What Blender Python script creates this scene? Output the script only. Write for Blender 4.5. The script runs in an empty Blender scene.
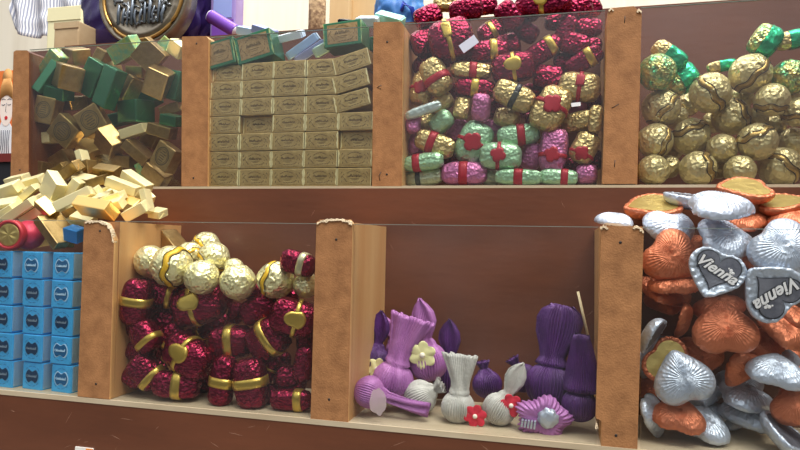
import bpy, bmesh, math, random
from mathutils import Vector, Matrix, Euler, noise
PI = math.pi
scene = bpy.context.scene
COL = scene.collection

# ------------------------------------------------------------------ camera, sky, lights, exposure
cam_data = bpy.data.cameras.new('camera')
cam = bpy.data.objects.new('camera', cam_data); COL.objects.link(cam)
cam_data.sensor_width = 36.0
cam_data.lens = 634.23 / 800.0 * 36.0
cam_data.clip_start = 0.02
cam.matrix_world = Matrix([[0.968857, -0.011693, 0.247343, 0.193733], [0.246746, -0.038212, -0.968326, -0.484743], [0.020774, 0.999201, -0.034137, 0.14051], [0.0, 0.0, 0.0, 1.0]])
scene.camera = cam
world = bpy.data.worlds.new('street_daylight'); scene.world = world
world.use_nodes = True
def build_world():
    nt = world.node_tree; nt.nodes.clear()
    out = nt.nodes.new('ShaderNodeOutputWorld'); bg = nt.nodes.new('ShaderNodeBackground')
    tc = nt.nodes.new('ShaderNodeTexCoord'); sep = nt.nodes.new('ShaderNodeSeparateXYZ')
    nt.links.new(tc.outputs['Generated'], sep.inputs[0])
    ramp = nt.nodes.new('ShaderNodeValToRGB')
    mr = nt.nodes.new('ShaderNodeMapRange'); mr.inputs[1].default_value = -1; mr.inputs[2].default_value = 1
    nt.links.new(sep.outputs['Z'], mr.inputs[0]); nt.links.new(mr.outputs[0], ramp.inputs[0])
    e = ramp.color_ramp.elements
    e[0].position = 0.0; e[0].color = (.06, .05, .042, 1)
    e[1].position = 1.0; e[1].color = (1.25, 1.3, 1.4, 1)
    for p, c in ((.47, (.075, .068, .062, 1)), (.56, (.13, .125, .13, 1)), (.68, (.55, .57, .62, 1)), (.8, (1.05, 1.08, 1.15, 1))):
        k = e.new(p); k.color = c
    nt.links.new(ramp.outputs[0], bg.inputs[0]); bg.inputs[1].default_value = .85
    nt.links.new(bg.outputs[0], out.inputs[0])
build_world()
def area(name, loc, target, size, power, color):
    l = bpy.data.lights.new(name, 'AREA'); l.energy = power; l.color = color
    l.shape = 'RECTANGLE'; l.size, l.size_y = size
    o = bpy.data.objects.new(name, l); COL.objects.link(o); o.location = loc
    o.rotation_euler = (Vector(target) - Vector(loc)).to_track_quat('-Z', 'Y').to_euler()
    return o
area('open_sky_overhead', (0.5, -0.6, 2.1), (0, .1, .2), (1.6, 1.2), 34, (1, .96, .90))
area('daylight_behind_stall', (-.35, .55, 1.5), (-.2, .9, .45), (1.6, .7), 14, (1, .97, .92))
sun = bpy.data.lights.new('sun', 'SUN'); sun.energy = 1.2; sun.angle = math.radians(25); sun.color = (1, .95, .86)
so = bpy.data.objects.new('sun', sun); COL.objects.link(so)
so.rotation_euler = Vector((-.45, .42, -.95)).to_track_quat('-Z', 'Y').to_euler()
vs = scene.view_settings
vs.view_transform = 'Standard'; vs.look = 'None'; vs.exposure = 0.36; vs.gamma = 1.0; vs.use_curve_mapping = False

# ------------------------------------------------------------------ materials
def lin(c):
    return tuple((x/255/12.92) if x/255 <= .04045 else ((x/255+.055)/1.055)**2.4 for x in c) + (1.0,)
MATS = {}
def mat(name, rgb, rough=.5, metal=0.0, bump=None, rgb2=None, var=None, coat=0.0, spec=.5, stretch=(1,1,1), trans=0.0):
    if name in MATS: return MATS[name]
    m = bpy.data.materials.new(name); m.use_nodes = True
    nt = m.node_tree; b = nt.nodes['Principled BSDF']
    b.inputs['Base Color'].default_value = lin(rgb); b.inputs['Roughness'].default_value = rough
    b.inputs['Metallic'].default_value = metal; b.inputs['Coat Weight'].default_value = coat
    b.inputs['Specular IOR Level'].default_value = spec
    if trans: b.inputs['Transmission Weight'].default_value = trans
    tc = nt.nodes.new('ShaderNodeTexCoord'); mp = nt.nodes.new('ShaderNodeMapping')
    mp.inputs['Scale'].default_value = stretch
    nt.links.new(tc.outputs['Object'], mp.inputs[0])
    if rgb2:
        n = nt.nodes.new('ShaderNodeTexNoise'); n.inputs['Scale'].default_value = var or 60; n.inputs['Detail'].default_value = 6
        n.inputs['Roughness'].default_value = .65
        nt.links.new(mp.outputs[0], n.inputs['Vector'])
        r = nt.nodes.new('ShaderNodeValToRGB'); r.color_ramp.elements[0].position = .36; r.color_ramp.elements[1].position = .66
        r.color_ramp.elements[0].color = lin(rgb); r.color_ramp.elements[1].color = lin(rgb2)
        nt.links.new(n.outputs['Fac'], r.inputs[0]); nt.links.new(r.outputs[0], b.inputs['Base Color'])
    if bump:
        sc, st = bump
        n1 = nt.nodes.new('ShaderNodeTexNoise'); n1.noise_type = 'RIDGED_MULTIFRACTAL'; n1.inputs['Scale'].default_value = sc*.45; n1.inputs['Detail'].default_value = 3
        n1.inputs['Distortion'].default_value = .6
        v1 = nt.nodes.new('ShaderNodeTexVoronoi'); v1.inputs['Scale'].default_value = sc*.8
        nt.links.new(mp.outputs[0], n1.inputs['Vector']); nt.links.new(mp.outputs[0], v1.inputs['Vector'])
        m0 = nt.nodes.new('ShaderNodeMath'); m0.operation = 'MULTIPLY'; m0.inputs[1].default_value = .8
        mx = nt.nodes.new('ShaderNodeMath'); mx.operation = 'ADD'
        nt.links.new(v1.outputs['Distance'], m0.inputs[0])
        nt.links.new(n1.outputs['Fac'], mx.inputs[0]); nt.links.new(m0.outputs[0], mx.inputs[1])
        bp = nt.nodes.new('ShaderNodeBump'); bp.inputs['Strength'].default_value = st; bp.inputs['Distance'].default_value = .0015
        nt.links.new(mx.outputs[0], bp.inputs['Height']); nt.links.new(bp.outputs[0], b.inputs['Normal'])
    MATS[name] = m
    return m
def foil(name, rgb, rough=.34, metal=.8, sc=260, st=.45, rgb2=None):
    return mat(name, rgb, rough, metal, (sc, st), rgb2, 150)
BOXM = {'g': foil('brown_gold_foil', (186,156,100), .28, .85, 120, .10, (162,134,84)), 'c': foil('cream_gold_foil', (240,228,174), .34, .4, 120, .12),
        'gr': foil('green_foil', (74,134,98), .28, .8, 120, .1), 'gt': foil('bright_green_foil', (120,190,150), .22, .6, 160, .35, (196,196,110)),
        'o': foil('orange_gold_foil', (236,198,120), .3, .75, 120, .15), 'b': foil('blue_foil', (40,128,200), .35, .5, 90, .15),
        'k': foil('kraft_gold_foil', (200,174,116), .36, .65, 160, .22, (176,148,94))}
BOXM['gs'] = BOXM['g']
PRM = {'m': foil('maroon_foil', (126,26,54), .24, .85, 420, .75), 'g': foil('gold_foil', (200,176,118), .32, .75, 420, .7), 'p': foil('mauve_foil', (190,112,156), .36, .6, 420, .6),
       'n': foil('mint_foil', (164,204,164), .36, .55, 420, .6), 'w': foil('grey_green_foil', (176,182,150), .36, .55, 420, .6), 's': foil('pale_silver_foil', (205,220,214), .35, .6, 300, .4)}
RED = mat('red_paper', (164,20,40), .4, .2); GOLDB = foil('gold_band', (206,176,84), .3, .8, 200, .12); BLACK = mat('black_band', (30,30,32), .4)
BALLM = {'g': foil('ball_gold_foil', (204,188,136), .38, .6, 360, .75), 'w': foil('ball_cream_foil', (238,230,176), .30, .6, 360, .8), 'c': foil('ball_crinkled_gold_foil', (214,190,116), .3, .8, 420, .9, (60,170,120)),
         'r': mat('red_wrapper', (206,52,80), .45, .2, (120, .3))}
BANDM = {'g': mat('bronze_band', (168,138,78), .35, .7, (300, .3)), 'w': mat('yellow_band', (232,184,40), .4, .2)}
EDGE = mat('dark_band_line', (58,44,26), .6)
HEARTM = {'s': mat('silver_foil', (194,204,218), .40, .55, (380, .45)), 'k': mat('copper_foil', (198,116,80), .42, .55, (380, .45))}
BACKM = {'gold': foil('gold_backing', (206,182,110), .32, .75, 180, .25), 'lab': mat('dark_print', (74,78,90), .45, .3, (300, .15), (110,112,122), 90)}
LABEL = mat('slate_label', (92,94,106), .42, .35, (400, .12), (128,130,140), 80); LDARK = mat('label_outline', (34,36,44), .5); LWHITE = mat('label_lettering', (232,230,230), .45)
CREPE = {'l': mat('lilac_crepe', (184,122,182), .45, .2, (500, .15), (156,94,158), 40), 'd': mat('dark_purple_crepe', (88,40,112), .42, .25, (500, .15), (64,28,84), 40), 'w': mat('grey_crepe', (206,204,196), .55, .05, (500, .2), (176,174,166), 40)}
FLOWER = {'y': mat('cream_petal', (236,232,170), .6), 'r': mat('red_petal', (212,40,64), .6)}
PEARL = mat('pearl', (240,232,214), .25)
MDF = mat('mdf_edge', (170,118,72), .8, 0, (900, .15), (140,94,54), 70)
VENEER = mat('beech_veneer', (208,164,110), .5, 0, (300, .05), (196,144,88), 30, stretch=(1,1,.12))
BROWN = mat('brown_stained_board', (110,63,40), .42, 0, (260, .06), (87,48,29), 14, stretch=(.25,1,1))
PLY = mat('plywood_floor', (196,180,152), .6, 0, (200, .06), (176,158,128), 30, stretch=(.2,1,1))
CHIP = mat('torn_veneer', (208,188,156), .9, 0, (900, .4))
NAIL = mat('nail_head', (36,28,24), .5)
SCR = mat('pale_scratch', (176,136,112), .7)

def glass_material():
    m = bpy.data.materials.new('display_glass'); m.use_nodes = True
    nt = m.node_tree; nt.nodes.clear()
    out = nt.nodes.new('ShaderNodeOutputMaterial'); tr = nt.nodes.new('ShaderNodeBsdfTransparent'); gl = nt.nodes.new('ShaderNodeBsdfGlossy')
    tr.inputs[0].default_value = (.975, .985, .98, 1); gl.inputs['Roughness'].default_value = .03
    lw = nt.nodes.new('ShaderNodeLayerWeight'); pw = nt.nodes.new('ShaderNodeMath'); pw.operation = 'POWER'; pw.inputs[1].default_value = 5
    fr = nt.nodes.new('ShaderNodeMath'); fr.operation = 'MULTIPLY_ADD'; fr.inputs[1].default_value = .9; fr.inputs[2].default_value = .045
    nt.links.new(lw.outputs['Facing'], pw.inputs[0]); nt.links.new(pw.outputs[0], fr.inputs[0])
    mx = nt.nodes.new('ShaderNodeMixShader'); nt.links.new(fr.outputs[0], mx.inputs[0]); nt.links.new(tr.outputs[0], mx.inputs[1]); nt.links.new(gl.outputs[0], mx.inputs[2])
    df = nt.nodes.new('ShaderNodeBsdfDiffuse'); df.inputs[0].default_value = (.72, .74, .78, 1)
    tc = nt.nodes.new('ShaderNodeTexCoord'); n = nt.nodes.new('ShaderNodeTexNoise'); n.inputs['Scale'].default_value = 14; n.inputs['Detail'].default_value = 7
    nt.links.new(tc.outputs['Object'], n.inputs['Vector'])
    mr = nt.nodes.new('ShaderNodeMapRange'); mr.inputs[1].default_value = .35; mr.inputs[2].default_value = .8; mr.inputs[3].default_value = .0; mr.inputs[4].default_value = .016
    nt.links.new(n.outputs['Fac'], mr.inputs[0])
    m2 = nt.nodes.new('ShaderNodeMixShader'); nt.links.new(mr.outputs[0], m2.inputs[0]); nt.links.new(mx.outputs[0], m2.inputs[1]); nt.links.new(df.outputs[0], m2.inputs[2])
    nt.links.new(m2.outputs[0], out.inputs[0])
    return m
GLASS = glass_material()
GEDGE = mat('glass_cut_edge', (128,140,132), .25, 0)

# ------------------------------------------------------------------ mesh helpers
def link(name, bm, m, parent=None, smooth=True):
    me = bpy.data.meshes.new(name); bm.normal_update(); bm.to_mesh(me); bm.free()
    for mm in (m if isinstance(m, (list, tuple)) else [m]): me.materials.append(mm)
    if smooth:
        for p in me.polygons: p.use_smooth = True
    o = bpy.data.objects.new(name, me); COL.objects.link(o)
    if parent is not None: o.parent = parent
    return o
def tag(o, label, cat, group=None):
    o['label'] = label; o['category'] = cat
    if group: o['group'] = group
    return o
def box_bm(x0, x1, y0, y1, z0, z1, bm=None):
    bm = bm or bmesh.new()
    vs_ = [bm.verts.new((x, y, z)) for x in (x0, x1) for y in (y0, y1) for z in (z0, z1)]
    for f in ((0,1,3,2), (4,6,7,5), (0,4,5,1), (2,3,7,6), (0,2,6,4), (1,5,7,3)): bm.faces.new([vs_[i] for i in f])
    return bm
def bevel(bm, w, seg=2):
    bmesh.ops.bevel(bm, geom=list(bm.edges), offset=w, segments=seg, affect='EDGES', profile=.6); return bm
def prism(pts, y0, y1, bm=None):            # outline in x,z pushed along y
    bm = bm or bmesh.new()
    a = [bm.verts.new((x, y0, z)) for x, z in pts]; b = [bm.verts.new((x, y1, z)) for x, z in pts]
    n = len(pts)
    bm.faces.new(a); bm.faces.new(b[::-1])
    for i in range(n):
        j = (i+1) % n; bm.faces.new((a[j], a[i], b[i], b[j]))
    bmesh.ops.recalc_face_normals(bm, faces=bm.faces[:])
    return bm
def tube(pts, r, bm=None, seg=8):
    bm = bm or bmesh.new(); rings = []
    for i, p in enumerate(pts):
        p = Vector(p); d = (Vector(pts[min(i+1, len(pts)-1)]) - Vector(pts[max(i-1, 0)])).normalized()
        u = d.orthogonal().normalized(); w = d.cross(u)
        rings.append([bm.verts.new(p + r*(math.cos(2*PI*k/seg)*u + math.sin(2*PI*k/seg)*w)) for k in range(seg)])
    for a, b in zip(rings, rings[1:]):
        for k in range(seg): bm.faces.new((a[k], a[(k+1) % seg], b[(k+1) % seg], b[k]))
    bm.faces.new(rings[0][::-1]); bm.faces.new(rings[-1]); return bm
def lathe_like(rings, bm=None, cap0=True, cap1=True):   # list of closed rings of points
    bm = bm or bmesh.new(); R = [[bm.verts.new(p) for p in r] for r in rings]
    n = len(R[0])
    for a, b in zip(R, R[1:]):
        for k in range(n): bm.faces.new((a[k], a[(k+1) % n], b[(k+1) % n], b[k]))
    if cap0: bm.faces.new(R[0][::-1])
    if cap1: bm.faces.new(R[-1])
    return bm
def place(o, p, e): o.location = p; o.rotation_euler = e

# ------------------------------------------------------------------ the rack
T = .03; D = 0.10083; ZT = 0.15869; ZUB = 0.1988; ZUT = 0.35671; ZB = 0.3938
rack = bpy.data.objects.new('display_rack', None); COL.objects.link(rack); rack.location = (0, 0, -.75)
tag(rack, 'two tier brown wooden sweet shop rack with glass fronted bins', 'display rack')
UP = Matrix.Translation((0, 0, .75))
def part(name, bm, m, parent=rack, smooth=False):
    if parent is rack: bmesh.ops.transform(bm, matrix=UP, verts=bm.verts[:])
    return link(name, bm, m, parent, smooth)
XL0, XR = -.47, .47
rnd = random.Random(3)
def scuffs(bm, n, y, z0, z1):      # fine pale scuffs in the stained boards
    k0 = len(bm.faces)
    for k in range(n):
        x = rnd.uniform(-.36, .38); z = rnd.uniform(z0, z1); a = rnd.uniform(-1.2, 1.2); l = rnd.uniform(.002, .007)
        dx, dz = l*math.cos(a), l*math.sin(a); nx, nz = -dz/l*.00011, dx/l*.00011
        prism([(x-dx-nx*.3, z-dz-nz*.3), (x+nx, z+nz), (x+dx, z+dz), (x-nx, z-nz)], y-.0001, y+.0003, bm)
    bm.faces.ensure_lookup_table()
    for f in bm.faces[k0:]: f.material_index = 1
    return bm
part('front_board', scuffs(box_bm(XL0, XR, 0, .016, -.75, -.0042), 60, 0, -.06, -.008), [BROWN, SCR])
part('bin_floor', box_bm(XL0, XR, -.0005, D-.0002, -.0042, 0), PLY)
part('tier_board', scuffs(box_bm(XL0, XR, D, D+.012, -.0042, ZUB-.0025), 26, D, .02, ZUB-.006), [BROWN, SCR])
part('upper_bin_floor', box_bm(-0.4141, XR, D, 2*D, ZUB-.0025, ZUB-.0001), PLY)
part('upper_bin_back', prism([(-0.4141, 0.1488), (0.47, 0.1488), (0.47, 0.3938), (-0.4396, 0.3938), (-0.4396, 0.3436), (-0.4141, 0.3436)], 2*D, 2*D+.012), BROWN)
part('top_shelf', box_bm(-0.5046, XR, 2*D+.012, 2*D+.22, ZB-.012, ZB), BROWN)
part('rear_leg', box_bm(XL0, XL0+.03, 2*D+.19, 2*D+.22, -.75, ZB-.012), BROWN); part('rear_leg', box_bm(XR-.03, XR, 2*D+.19, 2*D+.22, -.75, ZB-.012), BROWN)
part('side_panel', box_bm(XR, XR+.012, 0, 2*D+.22, -.75, ZB), BROWN)
DIVS = [([(-0.225, 0.1573), (-0.2081, 0.1575), (-0.2006, 0.1553), (-0.1961, 0.1482), (-0.1927, 0.1412), (-0.1916, 0.0004), (-0.2249, 0.0006)], 0, 0.10082777008760563, [(-0.2077, 0.149), (-0.206, 0.0129)], [(-0.2186, 0.1574, 0.0106, 0.0036), (-0.2091, 0.1575, 0.0105, 0.0036), (-0.2006, 0.1553, 0.0084, 0.0045), (-0.1956, 0.1491, 0.0052, 0.0071), (-0.1938, 0.142, 0.0031, 0.0071)], [], [(-0.225, 0.1573), (-0.1918, 0.1577), (-0.1916, 0.0004), (-0.2249, 0.0006)]),
([(-0.0005, 0.1592), (0.0025, 0.1613), (0.0274, 0.1615), (0.0305, 0.1579), (0.0306, -0.0001), (-0.0014, -0.0004)], 0, 0.10082777008760563, [(0.0169, 0.1452), (0.0141, 0.0166)], [(0.0034, 0.1597, 0.007, 0.0057), (0.0111, 0.161, 0.0121, 0.0033), (0.0206, 0.1612, 0.012, 0.0032), (0.0274, 0.1599, 0.0068, 0.004)], [], [(-0.0005, 0.1592), (0.0307, 0.1592), (0.0306, -0.0001), (-0.0014, -0.0004)]),
([(0.2217, 0.1586), (0.2441, 0.1589), (0.2508, 0.1547), (0.2476, -0.0009), (0.2229, -0.0015), (0.2231, 0.0178), (0.2191, 0.0196)], 0, 0.10082777008760563, [(0.2349, 0.1468), (0.2331, 0.0083)], [(0.2235, 0.1583, 0.0063, 0.0036), (0.2462, 0.1586, 0.0061, 0.0036), (0.2499, 0.1557, 0.0027, 0.0058), (0.2199, 0.0153, 0.0021, 0.0072)], [], [(0.2217, 0.1586), (0.2512, 0.1588), (0.2476, -0.0009), (0.2229, -0.0015)]),
([(-0.4161, 0.3537), (-0.4127, 0.3555), (-0.3974, 0.3546), (-0.3945, 0.3519), (-0.3875, 0.2), (-0.4127, 0.2001)], 0.10082777008760563, 0.20165554017521126, [(-0.4002, 0.2181)], [], []),
([(-0.1983, 0.358), (-0.1692, 0.3567), (-0.1666, 0.3534), (-0.1624, 0.1988), (-0.1931, 0.1989)], 0.10082777008760563, 0.20165554017521126, [(-0.1807, 0.3495), (-0.1792, 0.2076)], [], []),
([(0.0132, 0.3591), (0.0404, 0.3576), (0.0428, 0.3551), (0.0451, 0.1982), (0.0155, 0.1983)], 0.10082777008760563, 0.20165554017521126, [(0.0276, 0.3385), (0.03, 0.2096)], [], [[(0.0242, 0.2121), (0.0222, 0.2082), (0.0234, 0.2034)], [(0.0227, 0.2967), (0.0183, 0.2944), (0.0223, 0.2928)]]),
([(0.2313, 0.3541), (0.2338, 0.3567), (0.2531, 0.357), (0.2596, 0.3494), (0.257, 0.1996), (0.2278, 0.1997)], 0.10082777008760563, 0.20165554017521126, [], [(0.2338, 0.3558, 0.0051, 0.0045), (0.2573, 0.3531, 0.005, 0.0054)], [[(0.2457, 0.3486), (0.2453, 0.3424)], [(0.2384, 0.2207), (0.238, 0.2145)], [(0.2354, 0.267), (0.2413, 0.2703)]])]

def divider(pts, y0, y1, nails, chips=(), marks=(), back=None, side=None):
    bm = prism(pts, y0, y1)
    if back:                                         # the edge is only torn at the front
        bm.free(); bm = prism(pts, y0, y0+.006); bm2 = prism(back, y0+.006, y1)
        tmp = bpy.data.meshes.new('tmp'); bm2.to_mesh(tmp); bm2.free(); bm.from_mesh(tmp); bpy.data.meshes.remove(tmp)
    bm.normal_update()
    for f in bm.faces: f.material_index = 0 if f.normal.y < -.5 else 1
    d = part('divider', bm, [MDF, side or VENEER])
    for (x, z) in nails:
        nb = bmesh.new(); bmesh.ops.create_uvsphere(nb, u_segments=10, v_segments=6, radius=.0011)
        bmesh.ops.transform(nb, matrix=UP @ Matrix.Translation((x, y0, z)) @ Matrix.Diagonal((1, .35, 1, 1)), verts=nb.verts[:])
        link('nail', nb, NAIL, d)
    if chips:
        runs = [[chips[0]]]
        for c in chips[1:]:
            if abs(c[0]-runs[-1][-1][0]) < .014: runs[-1].append(c)
            else: runs.append([c])
        for run in runs:                            # a ragged torn ridge
            r = random.Random(int(abs(run[0][0])*1e5)); path = []
            x0, z0, w0, h0 = run[0]; x1, z1, w1, h1 = run[-1]
            ps = [(x0-w0*.45, z0-h0*.3, h0)]+[(x, z, h) for x, z, w, h in run]+[(x1+w1*.45, z1-h1*.45, h1)]
            for (xa, za, ha), (xb, zb, hb) in zip(ps, ps[1:]):
                for q in range(7): path.append((xa+(xb-xa)*q/7, za+(zb-za)*q/7, ha))
            rings = []
            for i, (x, z, h) in enumerate(path):
                g = .45 if i in (0, len(path)-1) else r.uniform(.6, 1.3); hh = .0017*g
                dx_ = r.uniform(-.0005, .0005)
                rings.append([(x+dx_, y0-.0012*g, z-hh*.8*r.uniform(.4, 1.4)), (x+dx_, y0-.0006, z+hh*.7*r.uniform(.3, 1.2)), (x-dx_, y0+.004, z+hh*.5), (x, y0+.003, z-hh*.4)])
            cb = lathe_like(rings); bmesh.ops.recalc_face_normals(cb, faces=cb.faces[:])
            bmesh.ops.transform(cb, matrix=UP, verts=cb.verts[:]); link('torn_top_edge', cb, CHIP, d, False)
    for pl in marks:
        mb = tube([(x, y0, z) for x, z in pl], .00035, seg=6); bmesh.ops.transform(mb, matrix=UP, verts=mb.verts[:]); link('pencil_mark', mb, NAIL, d)
    return d
for k, a in enumerate(DIVS): divider(*a, side=BROWN if k == 3 else None)
def pane(x0, x1, y, z0, z1):
    g = part('glass_pane', box_bm(x0, x1, y, y+.0016, z0, z1), GLASS)
    eb = box_bm(x0, x1, y-.0001, y+.0017, z1-.0002, z1+.0002); bmesh.ops.transform(eb, matrix=UP, verts=eb.verts[:])
    link('glass_edge', eb, GEDGE, g, False)
    return g
PANES = [pane(*a) for a in [(-0.3949, -0.1952, 0.102, 0.199, 0.3555), (-0.1652, 0.0141, 0.102, 0.199, 0.3555), (0.0441, 0.2289, 0.102, 0.199, 0.3555), (0.2589, 0.47, 0.102, 0.199, 0.3555), (-0.47, -0.2232, 0.0012, 0.0002, 0.1579), (-0.1932, -0.0009, 0.0012, 0.0002, 0.1579), (0.0291, 0.2198, 0.0012, 0.0002, 0.1579), (0.2498, 0.47, 0.0012, 0.0002, 0.1579)]]
st = bmesh.new()
STK = mat('worn_sticker', (206,188,186), .8); STK.node_tree.nodes['Principled BSDF'].inputs['Alpha'].default_value = .4
STICKERS_AND_GLINT = [(2, ((0.107, 0.1017, 0.3321), 0.0171, 0.009, 0.593), (206,208,222)), (2, ((0.2047, 0.1017, 0.2714), 0.008, 0.0035, 0.087), (236,236,236))]  # first is a paper sticker; second, white one paints a bright reflection on the glass
for k, (c, w, h, a), rgb in STICKERS_AND_GLINT:
    sb = box_bm(-w/2, w/2, -.0002, .0002, -h/2, h/2); bmesh.ops.transform(sb, matrix=UP @ Matrix.Translation(c) @ Matrix.Rotation(-a, 4, 'Y'), verts=sb.verts[:])
    link('paper_sticker_and_glint', sb, mat('sticker_and_glint_%d' % rgb[0], rgb, .6), PANES[k], False)
st.free()
rs = random.Random(9); c, w, h, a = ((0.0547, 0.0009, 0.0185), 0.0136, 0.0208, 0.0)
rb = prism([(w*.5*(1+.12*noise.noise(Vector((math.cos(k*PI/15)*2, math.sin(k*PI/15)*2, 3))))*math.cos(k*PI/15)*(1-.18*math.sin(k*PI/15)), h*.5*(1+.25*noise.noise(Vector((math.cos(k*PI/15)*2, math.sin(k*PI/15)*2, 7))))*math.sin(k*PI/15)) for k in range(30)], -.0002, .0002); bmesh.ops.transform(rb, matrix=UP @ Matrix.Translation(c), verts=rb.verts[:])
link('torn_sticker', rb, STK, PANES[6], False)

# ------------------------------------------------------------------ builders of the sweets
def sgn(x): return -1 if x < 0 else 1
def make_box(name, dim, look, seed):
    w, d, h = dim
    bm = box_bm(-w/2, w/2, -d/2, d/2, -h/2, h/2)
    bevel(bm, min(dim)*.085, 2)
    o = link(name, bm, BOXM[look], None, False)
    for s in (-1, 1):                               # envelope fold on both short ends
        x = s*(w/2)
        f = bmesh.new(); e = .0004
        prism([(-d*.42, -h*.45), (d*.42, -h*.45), (0, h*.12)], 0, e, f)
        M = Matrix(((0, s, 0, x-s*.0001), (1, 0, 0, 0), (0, 0, 1, 0), (0, 0, 0, 1)))
        bmesh.ops.transform(f, matrix=M, verts=f.verts[:]); bmesh.ops.recalc_face_normals(f, faces=f.faces[:])
        link('end_flap', f, BOXM[look], o, False)
    if look == 'gs':
        r = min(w, h)*.36; sb = bmesh.new()
        n = 40
        for rr, r2 in ((r, r*.9), (r*.8, r*.74)):
            a = [sb.verts.new((rr*math.cos(2*PI*k/n), -d/2-.0003, rr*1.05*math.sin(2*PI*k/n))) for k in range(n)]
            b = [sb.verts.new((r2*math.cos(2*PI*k/n), -d/2-.0003, r2*1.05*math.sin(2*PI*k/n))) for k in range(n)]
            for k in range(n): sb.faces.new((a[k], a[(k+1) % n], b[(k+1) % n], b[k]))
        rr = random.Random(seed)
        for q in range(5):
            z = (q-2)*r*.26; l = r*.55*math.sqrt(max(.1, 1-(z/r/.8)**2))*rr.uniform(.6, 1)
            prism([(-l, z-r*.05), (l, z-r*.05), (l, z+r*.05), (-l, z+r*.05)], -d/2-.0003, -d/2, sb)
        bmesh.ops.recalc_face_normals(sb, faces=sb.faces[:])
        link('printed_stamp', sb, mat('stamp_ink', (96,84,58), .55, .3), o, False)
    return o
NEXP, PEXP = 2.7, 3.6
def prof(u): return max(0.0, 1-abs(u)**PEXP)**(1/PEXP)
def cross(t):
    c, s = math.cos(t), math.sin(t)
    k = (abs(c)**NEXP+abs(s)**NEXP)**(-1/NEXP); return c*k, s*k
def praline_body(a, b, c, seed, pleat=True):
    rings = []; NU, NV = 34, 64
    off = Vector((seed*3.1, seed*1.7, 0))
    for i in range(NU+1):
        u = -math.cos(PI*i/NU)*.999
        r = max(prof(u), .06); ring = []
        endness = max(0, abs(u)-.55)/.45
        for k in range(NV):
            t = 2*PI*k/NV; cy, cz = cross(t)
            q = Vector((u*2.2, cy*1.6, cz*1.6))+off
            n = 1+.06*noise.noise(q*1.2)-.05*abs(noise.noise(q*2.6))-.035*abs(noise.noise(q*6))
            if pleat: n += .022*(abs(math.sin(t*11+1.5*math.sin(u*2+seed)))-.5)*(.5+noise.noise(Vector((cy*2, cz*2, seed))))
            n += endness*(.16*noise.noise(Vector((cy*3, cz*3, u*5))+off)-.10*abs(noise.noise(Vector((cy*6, cz*6, u*7))+off)))
            x = a*u*(1+.05*noise.noise(Vector((cy*2, cz*2, u))+off))
            ring.append((x, b*r*cy*n, c*r*cz*n))
        rings.append(ring)
    return lathe_like(rings)
def surf_y(x, z, a, b, c):
    u = max(-.97, min(.97, x/a)); r = prof(u); q = min(.98, abs(z)/(c*r+1e-9))
    return -b*r*(1-q**NEXP)**(1/NEXP)
def patch(pts, a, b, c, lift, cen=(0, 0), rings=4):   # an outline laid onto the bulging front of a sweet
    bm = bmesh.new(); R = []
    for i in range(1, rings+1):
        s = i/rings
        R.append([bm.verts.new((cen[0]+(x-cen[0])*s, surf_y(cen[0]+(x-cen[0])*s, cen[1]+(z-cen[1])*s, a, b, c)-lift, cen[1]+(z-cen[1])*s)) for x, z in pts])
    ce = bm.verts.new((cen[0], surf_y(cen[0], cen[1], a, b, c)-lift, cen[1])); n = len(pts)
    for k in range(n): bm.faces.new((ce, R[0][k], R[0][(k+1) % n]))
    for p, q in zip(R, R[1:]):
        for k in range(n): bm.faces.new((p[k], q[k], q[(k+1) % n], p[(k+1) % n]))
    R2 = [bm.verts.new(v.co+Vector((0, lift*1.6, 0))) for v in R[-1]]
    for k in range(n): bm.faces.new((R[-1][k], R2[k], R2[(k+1) % n], R[-1][(k+1) % n]))
    bmesh.ops.recalc_face_normals(bm, faces=bm.faces[:])
    return bm
def band_bm(a, b, c, u0, du, lift=1.05):
    rings = []; NV = 48
    for i, (u, l) in enumerate(((u0-du, .97), (u0-du, lift-.012), (u0-du*.3, lift), (u0+du*.3, lift), (u0+du, lift-.012), (u0+du, .97))):
        r = prof(max(-.97, min(.97, u)))*l
        rings.append([(a*u, b*r*cross(2*PI*k/NV)[0], c*r*cross(2*PI*k/NV)[1]) for k in range(NV)])
    return lathe_like(rings, None, False, False)
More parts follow.
